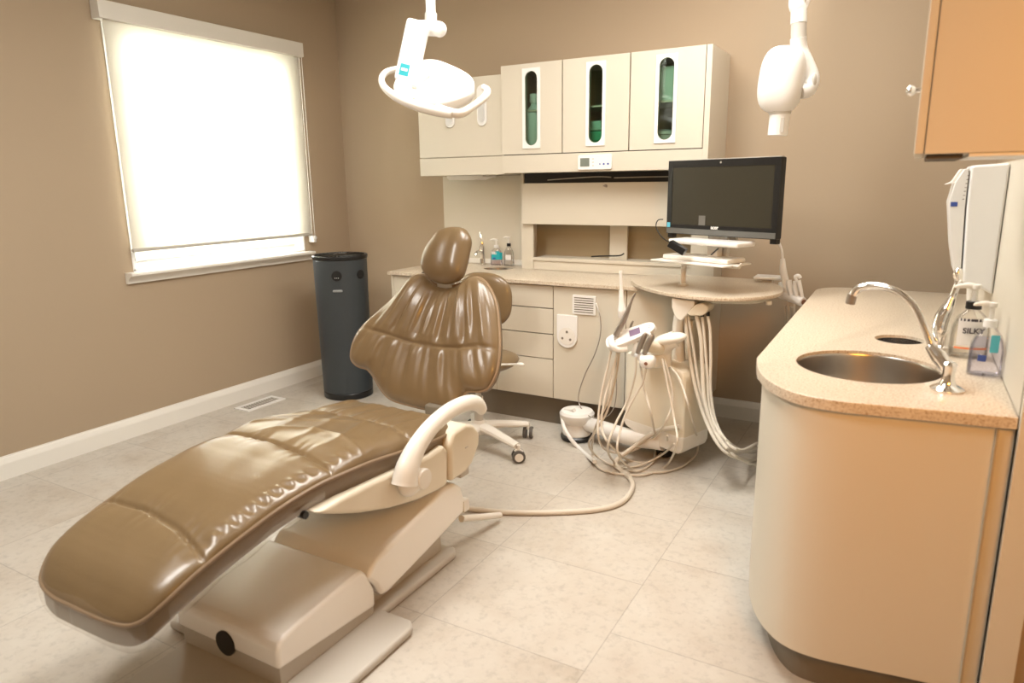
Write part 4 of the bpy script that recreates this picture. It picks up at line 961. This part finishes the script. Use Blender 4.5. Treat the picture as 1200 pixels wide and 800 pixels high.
b = B().tube([back_f(p[0]*1.004, p[1], 0.0) for p in back_out[::2]], 0.0062, 8, 2, closed=True)
obj('back_piping', b, mat('highlight_piping', (0.26, 0.175, 0.10), 0.4), dch)  # paler than the seat piping: edge highlight put into the colour
obj('back_support', B().box(-1.69, -1.60, 2.225, 2.27, 0.40, 0.56, 0.01, 3), kick_m, dch)
# headrest
ho = [(-0.028, 0.802), (-0.088, 0.785), (-0.119, 0.743), (-0.143, 0.693), (-0.149, 0.640), (-0.135, 0.596), (-0.086, 0.555), (-0.027, 0.540), (0.031, 0.544), (0.077, 0.572), (0.087, 0.624), (0.086, 0.690), (0.081, 0.745), (0.048, 0.788), (0.008, 0.803)]
def head_f(s, t, h): return P0 + SV*s + TV*t + NV*(h+0.03)
hc = (sum(p[0] for p in ho)/len(ho), sum(p[1] for p in ho)/len(ho))
obj('headrest', B().cushion(smooth2(ho, 6), hc, head_f, 24, lambda q, s, t: 0.055*max(0, 1-q**2.6)**0.5 - 0.006*math.exp(-((s-hc[0]-0.02)/0.03)**2), lambda q, s, t: -0.045*max(0, 1-q**3)**0.5), leather_m, dch, sharp=80)
obj('headrest_post', B().box(-1.80, -1.72, 2.50, 2.525, 0.98, 1.14, 0.004, M=None), steel_m, dch)

# ------------------------------------------------------------------ operator stool
SX, SY = -2.00, 3.13
st = thing('operator_stool', 'brown leather operator stool on white five star base behind the dental chair', 'stool', (SX, SY, 0))
cs = []
a_first = math.atan2(3.046-SY, -1.706-SX)
for k in range(5):
    a = a_first + k*2*PI/5
    d = Vector((math.cos(a), math.sin(a), 0)); c = Vector((SX, SY, 0))
    b = B().tube([c+d*0.03+Vector((0, 0, 0.125)), c+d*0.12+Vector((0, 0, 0.118)), c+d*0.30+Vector((0, 0, 0.088))], [0.042, 0.034, 0.024], 12, 6, flat=(0.7, (0, 0, 1)))
    obj('leg', b, warmw_m, st)
    w0 = c + d*0.31
    side = Vector((-d.y, d.x, 0)); rot = Vector((math.cos(a+0.9), math.sin(a+0.9), 0)); sd = Vector((-rot.y, rot.x, 0))
    cw = w0 + Vector((0, 0, 0.0355))
    b = B()
    for sg in (-1, 1): b.cyl(cw+sd*sg*0.010, cw+sd*sg*0.028, 0.035, n=24, bev=0.004)
    ca = obj('caster', b, mat('caster_grey', (0.10, 0.09, 0.08), 0.5), st)
    b = B().cyl(cw+Vector((0, 0, 0.02)), cw+Vector((0, 0, 0.062)), 0.010).tube([cw+rot*-0.02+Vector((0, 0, 0.026)), cw+Vector((0, 0, 0.036)), cw+rot*0.022+Vector((0, 0, 0.020))], 0.008, 8)
    for sg in (-1, 1): b.cyl(cw+sd*sg*0.0285, cw+sd*sg*0.0305, 0.023, n=20, bev=0.0006)
    obj('caster_hub', b, warmw_m, ca)
obj('hub', B().lathe([(0.036, 0.085), (0.044, 0.10), (0.042, 0.15), (0.032, 0.165)], (SX, SY, 0), 28), warmw_m, st)
obj('gas_lift', B().lathe([(0.026, 0.15), (0.026, 0.30), (0.015, 0.302), (0.015, 0.44)], (SX, SY, 0), 24), grey_m, st)
obj('lever', B().tube([(-1.937, 3.120, 0.487), (-1.788, 3.050, 0.525), (-1.679, 3.000, 0.550)], 0.006, 8).ball((-1.648, 2.980, 0.558), (0.022, 0.014, 0.011)), warmw_m, st)
sc_ = (SX-0.02, SY+0.06)
def ellipse(cx, cy, a, b_, n=56, p=2.3): return [(cx+a*math.copysign(abs(math.cos(2*PI*k/n))**(2/p), math.cos(2*PI*k/n)), cy+b_*math.copysign(abs(math.sin(2*PI*k/n))**(2/p), math.sin(2*PI*k/n))) for k in range(n)]
obj('seat', B().cushion(ellipse(sc_[0], sc_[1], 0.215, 0.195), sc_, lambda s, t, h: (s, t, 0.495+h), 14, lambda q, s, t: 0.038*max(0, 1-q**5)**0.5, lambda q, s, t: -0.048*max(0, 1-q**4)**0.6), leather_m, st, sharp=80)
obj('seat_plate', B().box(SX-0.11, SX+0.10, SY-0.08, SY+0.12, 0.430, 0.452, 0.006), grey_m, st)
Mbk = Matrix.Translation((-2.075, 3.40, 0.78))
bko = ellipse(0, 0, 0.185, 0.155, 56, 2.6)
obj('backrest', B().cushion(bko, (0, 0), lambda s, t, h: (-2.085+s, 3.335-h+0.35*s*s+0.06*t, 0.805+t), 14, lambda q, s, t: 0.030*max(0, 1-q**5)**0.5, lambda q, s, t: -0.035*max(0, 1-q**4)**0.6), leather_m, st, sharp=80)
obj('back_stem', B().tube([(SX-0.03, SY+0.10, 0.44), (SX-0.05, SY+0.28, 0.46), (SX-0.07, SY+0.275, 0.56), (SX-0.08, 3.38, 0.74)], 0.014, 10), grey_m, st)

# ------------------------------------------------------------------ sink cabinet on the right
rcab = thing('sink_cabinet', 'curved cream sink cabinet with round end at the right', 'cabinet', (-0.02, 3.0, 0))
RX1 = 0.262
co = [(-0.397, 3.60), (-0.393, 2.28), (-0.366, 2.15), (-0.323, 2.04), (-0.268, 1.962), (-0.207, 1.918), (-0.125, 1.903), (-0.009, 1.915), (0.101, 1.931), (0.207, 1.944), (0.266, 1.953)]
curve = [(v.x, v.y) for v in catmull([(p[0], p[1], 0) for p in co[1:]], 6)]
topo = curve + [(0.266, 4.02)] + [(-0.40+0.15*(1-math.cos(a)), 3.87+0.15*math.sin(a)) for a in [PI/2*k/6 for k in range(6, -1, -1)]]
def inset(poly, d):
    cx = -0.05; cy = 3.0; out = []
    n = len(poly)
    for i in range(n):
        p0, p1, p2 = Vector(poly[i-1]), Vector(poly[i]), Vector(poly[(i+1) % n])
        t = (p2-p0).normalized(); nrm = Vector((-t.y, t.x))
        out.append(tuple(p1+nrm*d))
    return out
body_o = inset(topo, 0.022)
body_o = [(0.2645 if p[0] > 0.222 else p[0], p[1]) for p in body_o]
body_i = [(min(p[0], 0.242), min(p[1], 3.98)) for p in inset(topo, 0.040)]
kick_o = [(0.2595 if p[0] > 0.16 else p[0], p[1]) for p in inset(topo, 0.085)]
BZ = 0.125
obj('body', B().ringprism(body_o, body_i, 'z', BZ, 0.862), lam_m, rcab)
obj('toe_kick', B().prism(kick_o, 'z', 0, BZ), kick_m, rcab)
obj('end_scribe', B().box(0.2665, XR-0.001, 1.935, 1.959, 0.0, 1.499, 0.002), lam_m, rcab)
b = B()
for y in (2.50, 2.95, 3.40): b.box(-0.3775, -0.3735, y-0.0015, y+0.0015, BZ+0.01, 0.85, 0)
obj('door_gap', b, gap_m, rcab)
for y in (2.41,): obj('door_knob', B().cyl((-0.374, y, 0.795), (-0.390, y, 0.795), 0.006).ball((-0.398, y, 0.795), 0.0135), rail_m, rcab)
rt = thing('worktop', 'speckled beige stone sink top with rounded end at the right', 'countertop', (-0.05, 3.0, 0.87))
slab = obj('slab', B().prism(topo, 'z', 0.8625, 0.894, 0.004), stone_m, rt)
cut(slab, B().cyl((-0.078, 2.32, 0.7), (-0.078, 2.32, 1.0), 0.2, n=72).cyl((0.0, 2.765, 0.7), (0.0, 2.765, 1.0), 0.078, n=40))
obj('splash_panel', B().box(0.2635, XR-0.002, 1.960, 4.02, 0.8945, 1.499, 0.001), lam_m, rt)
sk = thing('sink', 'round brushed steel undermount sink set in the right worktop', 'sink', (-0.078, 2.32, 0.72))
obj('bowl', B().lathe([(0.1995, 0.884), (0.1965, 0.878), (0.194, 0.84), (0.190, 0.76), (0.17, 0.722), (0.13, 0.71), (0.03, 0.704), (0.0001, 0.703)], (-0.078, 2.32, 0), 72, cap=False), steel_m, sk)
obj('drain', B().lathe([(0.045, 0.7105), (0.045, 0.714), (0.036, 0.715), (0.03, 0.709), (0.0001, 0.709)], (-0.078, 2.32, 0), 32), rail_m, sk)
wc = thing('waste_chute', 'small round chrome waste opening behind the sink', 'waste chute', (0, 2.765, 0.75))
obj('ring', B().lathe([(0.079, 0.862), (0.077, 0.8615), (0.074, 0.885), (0.072, 0.885), (0.068, 0.76)], (0, 2.765, 0), 48, cap=False), rail_m, wc)
obj('bottom', B().lathe([(0.068, 0.765), (0.0001, 0.762)], (0, 2.765, 0), 32, cap=False), steel_m, wc)

# gooseneck faucet
fx, fy = 0.124, 2.135
fc = thing('faucet', 'chrome gooseneck faucet arching over the round steel sink', 'faucet', (fx, fy, 0.894))
obj('base', B().lathe([(0.040, 0.8945), (0.041, 0.899), (0.034, 0.904), (0.022, 0.910), (0.0165, 0.920), (0.0150, 0.940), (0.0165, 0.955), (0.017, 0.965), (0.010, 0.972)], (fx, fy, 0), 36), rail_m, fc)
obj('neck_sleeve', B().tube([(fx+0.004, fy, 0.955), (0.119, 2.145, 0.954), (0.097, 2.160, 0.979), (0.073, 2.170, 1.005)], [0.014, 0.019, 0.020, 0.012], 18), rail_m, fc)
obj('gooseneck', B().tube([(0.079, 2.170, 1.004), (0.051, 2.190, 1.062), (0.022, 2.210, 1.109), (-0.022, 2.230, 1.140), (-0.072, 2.250, 1.148), (-0.114, 2.260, 1.139), (-0.133, 2.265, 1.114)], [0.0095, 0.0095, 0.0095, 0.010, 0.011, 0.012, 0.0125], 18, 8), rail_m, fc)
obj('aerator', B().cyl((-0.133, 2.265, 1.119), (-0.137, 2.265, 1.088), 0.0135, n=20, bev=0.002), greysteel_m, fc)
# lever valve
lvx, lvy = (0.127, 2.676, 0.894)[0], (0.127, 2.676, 0.894)[1]
lvh = thing('faucet_lever', 'tall ornate chrome lever valve behind the gooseneck faucet', 'faucet handle', (lvx, lvy, 0.894))
obj('base', B().lathe([(0.028, 0.8945), (0.028, 0.900), (0.018, 0.906), (0.015, 0.93), (0.017, 0.965), (0.016, 0.985)], (lvx, lvy, 0), 28), rail_m, lvh)
yy = lvy
obj('handle', B().tube([(lvx, yy, 0.965), (0.111, 2.600, 0.965), (0.113, 2.600, 1.005), (0.124, 2.600, 1.039), (0.135, 2.600, 1.084), (0.144, 2.600, 1.128), (0.140, 2.600, 1.155)], [0.015, 0.021, 0.024, 0.020, 0.010, 0.011, 0.014], 18, 8).ball((0.141, 2.600, 1.152), (0.014, 0.012, 0.020)), rail_m, lvh)
obj('lower_hook', B().tube([(0.102, 2.600, 1.004), (0.095, 2.580, 0.979), (0.100, 2.560, 0.949), (0.108, 2.560, 0.934)], [0.010, 0.009, 0.007, 0.009], 12), rail_m, lvh)

pump_bottle('sanitizer_bottle', (0.192, 2.578, 0.894)[0], (0.192, 2.578, 0.894)[1], 0.894, 0.110, 0.235, 0.15, glass_mat('clear_gel_warm', (0.985, 0.97, 0.95), 0.04, 0.1), black_m, 'large clear pump bottle with black collar and printed label by the right sink',
            [(label_m, 0.0, 0.085, 0.080, 0.085), (ink_m, 0.0, 0.1235, 0.072, 0.008), (orange_m, 0.0, 0.034, 0.088, 0.006)])
text.local = True
sb = [o for o in COL.objects if o.name.startswith('sanitizer_bottle')][0]
text('lettering', 'SILKY', 0.024, (0.0, -0.0385, 0.090), (PI/2, 0, 0), ink_m, sb, bold=0.0006)
text.local = False
pump_bottle('soap_bottle', (0.232, 2.350, 0.894)[0]-0.012, (0.232, 2.350, 0.894)[1], 0.894, 0.088, 0.215, 0.1, lilac_m, white_m, 'lilac hand soap bottle with blue label nearest the camera on the right worktop',
            [(mat('teal_patch', (0.10, 0.50, 0.60), 0.4), 0.012, 0.098, 0.022, 0.050), (blue_m, -0.014, 0.055, 0.020, 0.018)])

# upper right cabinet
ur = thing('wall_cabinet', 'cream wall cabinet hanging over the right sink worktop', 'cabinet', (0.15, 2.1, 1.5))
obj('carcass', B().box(0.008, XR-0.001, 1.905, 2.36, 1.502, 2.60, 0.002), lam_m, ur)
dd = obj('door', B().box(-0.013, 0.006, 1.903, 2.36, 1.5025, 2.60, 0.003), lam_m, ur)
obj('door_knob', B().cyl((-0.014, 2.0, 1.652), (-0.028, 2.0, 1.652), 0.005).ball((-0.034, 2.0, 1.652), (0.011, 0.012, 0.012)), rail_m, dd)

obj('light_strip', B().box(0.012, 0.085, 1.93, 2.30, 1.492, 1.5015, 0.001), gap_m, ur)
obj('cabinet_lip', B().box(0.095, XR-0.002, 1.91, 2.30, 1.494, 1.5015, 0.001), trim_m, ur)
# dispensers on the right splash panel
td = thing('towel_dispenser', 'large white towel dispenser mounted under the right wall cabinet', 'dispenser', (0.2, 2.95, 1.06))
cvp = [(0.153, 2.860, 1.487), (0.155, 2.860, 1.358), (0.169, 2.860, 1.093), (0.228, 2.860, 1.076)]
b = B().prism([(q[0], q[2]) for q in cvp] + [(0.262, 1.055), (0.262, 1.494)], 'y', 2.86, 3.14, 0.010, 3)
obj('cover', b, white_m, td)
fcp = [(0.150, 2.865, 1.479), (0.135, 2.865, 1.476), (0.113, 2.865, 1.431), (0.102, 2.865, 1.363), (0.124, 2.865, 1.212), (0.143, 2.865, 1.124), (0.164, 2.865, 1.119), (0.151, 2.865, 1.357)]
b = B().prism([(q[0], q[2]) for q in fcp], 'y', 2.868, 3.10, 0.004, 2)
obj('front_cover', b, white_m, td)
obj('blue_badge', B().box(0.108, 0.128, 2.8665, 2.8685, 1.352, 1.367, 0), blue_m, td)
b = B()
for k in range(8): z = 1.375+k*0.013; b.box(0.1465-0.001*(7-k), 0.1525-0.001*(7-k), 2.8585, 2.8598, z, z+0.003, 0)
obj('vent_holes', b, greysteel_m, td)
obj('top_clip', B().prism([(0.105, 1.435), (0.125, 1.475), (0.133, 1.478), (0.133, 1.44), (0.115, 1.43), (0.085, 1.425)], 'y', 2.90, 3.0, 0.002), warmw_m, td)
obj('nozzle', B().cyl((0.205, 2.95, 1.072), (0.205, 2.95, 1.02), 0.014, 0.010), warmw_m, td)

# ------------------------------------------------------------------ dental operating light
LC = Vector((-1.655, 2.36, 1.865)); LN = Vector((0.33, -0.52, 0.79)).normalized()
ol = thing('dental_light', 'white dental operating light hanging on a ceiling pole over the chair', 'dental light', (-1.66, 2.42, CZ))
px_ = (-1.722, 2.420, 2.119)
obj('ceiling_plate', B().lathe([(0.08, CZ-0.03), (0.09, CZ-0.025), (0.09, CZ)], (px_[0], 2.42, 0), 32), white_m, ol)
obj('pole', B().cyl((px_[0], 2.42, CZ-0.028), (-1.723, 2.420, 2.101), 0.019, n=24), white_m, ol)
obj('pole_collar', B().cyl((-1.723, 2.420, 2.104), (-1.725, 2.420, 2.064), 0.024, n=24, bev=0.003), grey_m, ol)
b = B().tube([(-1.685, 2.420, 2.040), (-1.725, 2.420, 2.048), (-1.750, 2.380, 2.044)], [0.028, 0.030, 0.028], 18)
b.ball((-1.685, 2.420, 2.039), 0.029)
obj('knuckle', b, white_m, ol)
v0, v1 = Vector((-1.725, 2.330, 2.030)), Vector((-1.755, 2.280, 1.829))
ax2 = (v1-v0); L2 = ax2.length; ax2.normalize(); sx_ = Vector((0.86, 0.5, 0)); sx_ = (sx_-ax2*sx_.dot(ax2)).normalized(); sy_ = ax2.cross(sx_)
Ma2 = Matrix(((sx_.x, sy_.x, ax2.x, v0.x), (sx_.y, sy_.y, ax2.y, v0.y), (sx_.z, sy_.z, ax2.z, v0.z), (0, 0, 0, 1)))
arm = obj('arm', B().box(-0.042, 0.042, -0.036, 0.036, -0.025, L2, 0.014, 4, M=Ma2), white_m, ol)
# brand tile near the lower end, on the side facing the room
side = -1 if (Ma2.to_3x3() @ Vector((0, -1, 0))).y < 0 else 1
obj('teal_badge', B().box(-0.026, 0.010, side*0.0362-0.0006, side*0.0362+0.0006, L2-0.062, L2-0.018, 0, M=Ma2), teal_m, arm)
obj('badge_mark', B().box(-0.020, 0.004, side*0.0372-0.0004, side*0.0372+0.0004, L2-0.046, L2-0.036, 0, M=Ma2), label_m, arm)
# head
e1 = Vector((0.80, 0.59, 0.0)); e1 = (e1-LN*e1.dot(LN)).normalized(); e2 = LN.cross(e1)
def lp(p): p = Vector(p); d = p-LC; return (d.dot(e1), d.dot(e2))
Ml = Matrix(((e1.x, e2.x, LN.x, LC.x), (e1.y, e2.y, LN.y, LC.y), (e1.z, e2.z, LN.z, LC.z), (0, 0, 0, 1)))
top_px = [(-1.758, 2.383, 1.923), (-1.709, 2.419, 1.926), (-1.633, 2.425, 1.898), (-1.553, 2.416, 1.859), (-1.508, 2.387, 1.821), (-1.490, 2.332, 1.778), (-1.516, 2.273, 1.750), (-1.568, 2.220, 1.736), (-1.655, 2.197, 1.758), (-1.731, 2.194, 1.787), (-1.767, 2.226, 1.824), (-1.779, 2.298, 1.876)]
hp = [lp(p) for p in top_px]; hp = smooth2(hp, 5)
hcx = sum(p[0] for p in hp)/len(hp); hcy = sum(p[1] for p in hp)/len(hp)
def head_pt(s, t, h): return Ml @ Vector((s, t, h))
obj('head_housing', B().cushion(hp, (hcx, hcy), head_pt, 14, lambda q, s, t: 0.016*max(0, 1-q**6)**0.5, lambda q, s, t: -0.028-0.018*max(0, 1-q**4)**0.5), white_m, ol, sharp=60)
obj('lens', B().cushion([(hcx+(p[0]-hcx)*0.8, hcy+(p[1]-hcy)*0.8-0.005) for p in hp], (hcx, hcy), head_pt, 6, lambda q, s, t: -0.035, lambda q, s, t: -0.052), frost_m, ol)
cpt = Vector(lp((-1.657, 2.329, 1.845)))
obj('vent_spot', B().cyl(Ml @ Vector((cpt.x, cpt.y, 0.014)), Ml @ Vector((cpt.x, cpt.y, 0.018)), 0.030, n=28, bev=0.001), grey_m, ol)
obj('yoke', B().tube([v1 + ax2*-0.02, Vector((-1.693, 2.239, 1.801)), Vector((-1.658, 2.190, 1.755))], [0.020, 0.014, 0.012], 12), warmw_m, ol)
obj('yoke', B().tube([Vector((-1.674, 2.229, 1.787)) + LN*0.02, Vector((-1.674, 2.273, 1.815)) + LN*0.025, Vector((-1.668, 2.316, 1.841)) + LN*0.022], [0.012, 0.012, 0.010], 12), warmw_m, ol)
obj('handle', B().tube([Vector((-1.797, 2.311, 1.892)), Vector((-1.830, 2.267, 1.877)), Vector((-1.825, 2.224, 1.846)), Vector((-1.783, 2.189, 1.806)), Vector((-1.714, 2.171, 1.766)), Vector((-1.637, 2.172, 1.734)), Vector((-1.554, 2.187, 1.709)), Vector((-1.492, 2.206, 1.695))], [0.011, 0.012, 0.012, 0.013, 0.016, 0.018, 0.018, 0.016], 14), warmw_m, ol)
obj('handle', B().tube([Vector((-1.558, 2.205, 1.723)), Vector((-1.509, 2.210, 1.705)), Vector((-1.468, 2.225, 1.698)), Vector((-1.449, 2.278, 1.725)), Vector((-1.437, 2.344, 1.763)), Vector((-1.447, 2.380, 1.792)), Vector((-1.471, 2.388, 1.806))], [0.014, 0.016, 0.016, 0.014, 0.014, 0.013, 0.011], 14), warmw_m, ol)

# ------------------------------------------------------------------ X-ray head
xr = thing('xray_head', 'white dental x-ray head on a jointed arm near the back wall', 'x-ray unit', (-0.561, 3.400, 1.852))
xc = Vector((-0.559, 3.400, 1.873))
obj('tube_head', B().ball(xc, (0.094, 0.09, 0.140), Matrix.Rotation(0.10, 4, 'Y'), 36, 2.9).cyl((-0.554, 3.400, 1.802), (-0.558, 3.400, 1.748), 0.078, 0.050, n=36, bev=0.01), white_m, xr)
obj('collar', B().cyl((-0.557, 3.400, 1.755), (-0.557, 3.400, 1.730), 0.047, n=32, bev=0.004), grey_m, xr)
cone = obj('cone', B().cyl((-0.557, 3.400, 1.734), (-0.561, 3.400, 1.640), 0.043, 0.042, n=36, bev=0.003), white_m, xr)
obj('cone_scale', B().box(0.012, 0.028, -0.0405, -0.034, -0.035, 0.025, 0, M=Matrix.Translation((-0.559, 3.400, 1.687))), grey_m, xr)
b = B().tube([(-0.506, 3.420, 2.045), (-0.499, 3.430, 1.997), (-0.468, 3.440, 1.933), (-0.446, 3.440, 1.876), (-0.451, 3.420, 1.832), (-0.478, 3.400, 1.818)], [0.034, 0.034, 0.034, 0.036, 0.036, 0.028], 20, flat=(1.1, (0, 1, 0)))
obj('yoke', b, white_m, xr)
obj('yoke_cap', B().ball((-0.429, 3.420, 1.855), (0.013, 0.03, 0.040)), grey_m, xr)
obj('swivel_sleeve', B().cyl((-0.509, 3.420, 2.107), (-0.504, 3.420, 2.038), 0.032, n=28), grey_m, xr)
obj('arm', B().tube([(-0.509, 3.420, 2.103), (-0.513, 3.420, 2.155), (-0.522, 3.420, 2.196), (-0.50, 3.50, 2.35), (-0.42, 3.70, 2.56), (-0.35, 4.20, 2.60)], [0.034, 0.033, 0.033, 0.034, 0.038, 0.045], 18), white_m, xr)
obj('cable', B().tube([(-0.504, 3.460, 2.154), (-0.495, 3.480, 2.177), (-0.486, 3.500, 2.208), (-0.44, 3.55, 2.30), (-0.38, 3.75, 2.44)], 0.009, 8), warmw_m, xr)
obj('wall_mount', B().box(-0.45, -0.25, 4.16, YB-0.001, 2.46, 2.72, 0.01), white_m, xr)

# ------------------------------------------------------------------ lights
emit_m = mat('lamp_diffuser', (0.9, 0.9, 0.88), 0.5, emis=(1.0, 0.96, 0.9), estr=6.0)
def area(name, loc, rot, sx, sy, power, col):
    l = bpy.data.lights.new(name, 'AREA'); l.shape = 'RECTANGLE'; l.size = sx; l.size_y = sy; l.energy = power; l.color = col
    o = bpy.data.objects.new(name, l); COL.objects.link(o); o.location = loc; o.rotation_euler = rot; return o
LG = [(-1.4, 2.25, 46, 'fluorescent ceiling panel over the dental chair'), (-0.55, 3.1, 16, 'fluorescent ceiling panel nearest the back wall'), (-2.2, 0.3, 46, 'added unseen ceiling panel brightening the chair foot and base')]  # last panel is an added, unseen light that lifts the chair base
for x, y, p, lb in LG:
    t = thing('ceiling_light', lb, 'light', (x, y, CZ), 0, 'ceiling panels')
    obj('frame', B().ringprism([(x-0.32, y-0.62), (x+0.32, y-0.62), (x+0.32, y+0.62), (x-0.32, y+0.62)], [(x-0.29, y-0.59), (x+0.29, y-0.59), (x+0.29, y+0.59), (x-0.29, y+0.59)], 'z', CZ-0.02, CZ), white_m, t)
    obj('diffuser', B().box(x-0.289, x+0.289, y-0.589, y+0.589, CZ-0.012, CZ-0.002, 0), emit_m, t)
    area('panel_light', (x, y, CZ-0.03), (0, 0, 0), 0.58, 1.18, p, (1.0, 0.975, 0.92))
# warm lamp of the adjoining area on the near right
wl = area('warm_lamp', (0.75, -0.3, 2.1), (0, 0, 0), 0.5, 0.5, 9.8, (1.0, 0.40, 0.05))
wl.rotation_euler = (Vector((-0.1, 1.9, 1.0))-Vector(wl.location)).to_track_quat('-Z', 'Y').to_euler(); wl.data.spread = math.radians(85)
# daylight outside the window
area('daylight', (XL-0.7, 3.13, 1.75), (0, math.radians(-90), 0), 2.0, 2.2, 420, (1.0, 0.985, 0.96))
wd = bpy.data.worlds.new('World'); scene.world = wd; wd.use_nodes = True
wd.node_tree.nodes['Background'].inputs[0].default_value = (0.85, 0.92, 1.0, 1); wd.node_tree.nodes['Background'].inputs[1].default_value = 8.0

# ------------------------------------------------------------------ camera
cam = bpy.data.cameras.new('camera'); co_ = bpy.data.objects.new('camera', cam); COL.objects.link(co_)
cam.sensor_width = 36; cam.lens = 818.8/1200*36; cam.clip_start = 0.05
yaw, pitch, roll = math.radians(29.6365), math.radians(12.7787), math.radians(-0.7544)
f = Vector((-math.sin(yaw)*math.cos(pitch), math.cos(yaw)*math.cos(pitch), -math.sin(pitch)))
r = Vector((math.cos(yaw), math.sin(yaw), 0)); u = r.cross(f)
r2 = r*math.cos(roll)+u*math.sin(roll); u2 = -r*math.sin(roll)+u*math.cos(roll)
co_.matrix_world = Matrix(((r2.x, u2.x, -f.x, 0), (r2.y, u2.y, -f.y, 0), (r2.z, u2.z, -f.z, 1.45), (0, 0, 0, 1)))
cam.dof.use_dof = True; cam.dof.focus_distance = 3.9; cam.dof.aperture_fstop = 2.8
scene.camera = co_
scene.view_settings.view_transform = 'Standard'; scene.view_settings.look = 'None'
scene.view_settings.gamma = 1; scene.view_settings.use_curve_mapping = False
scene.view_settings.exposure = 0.12
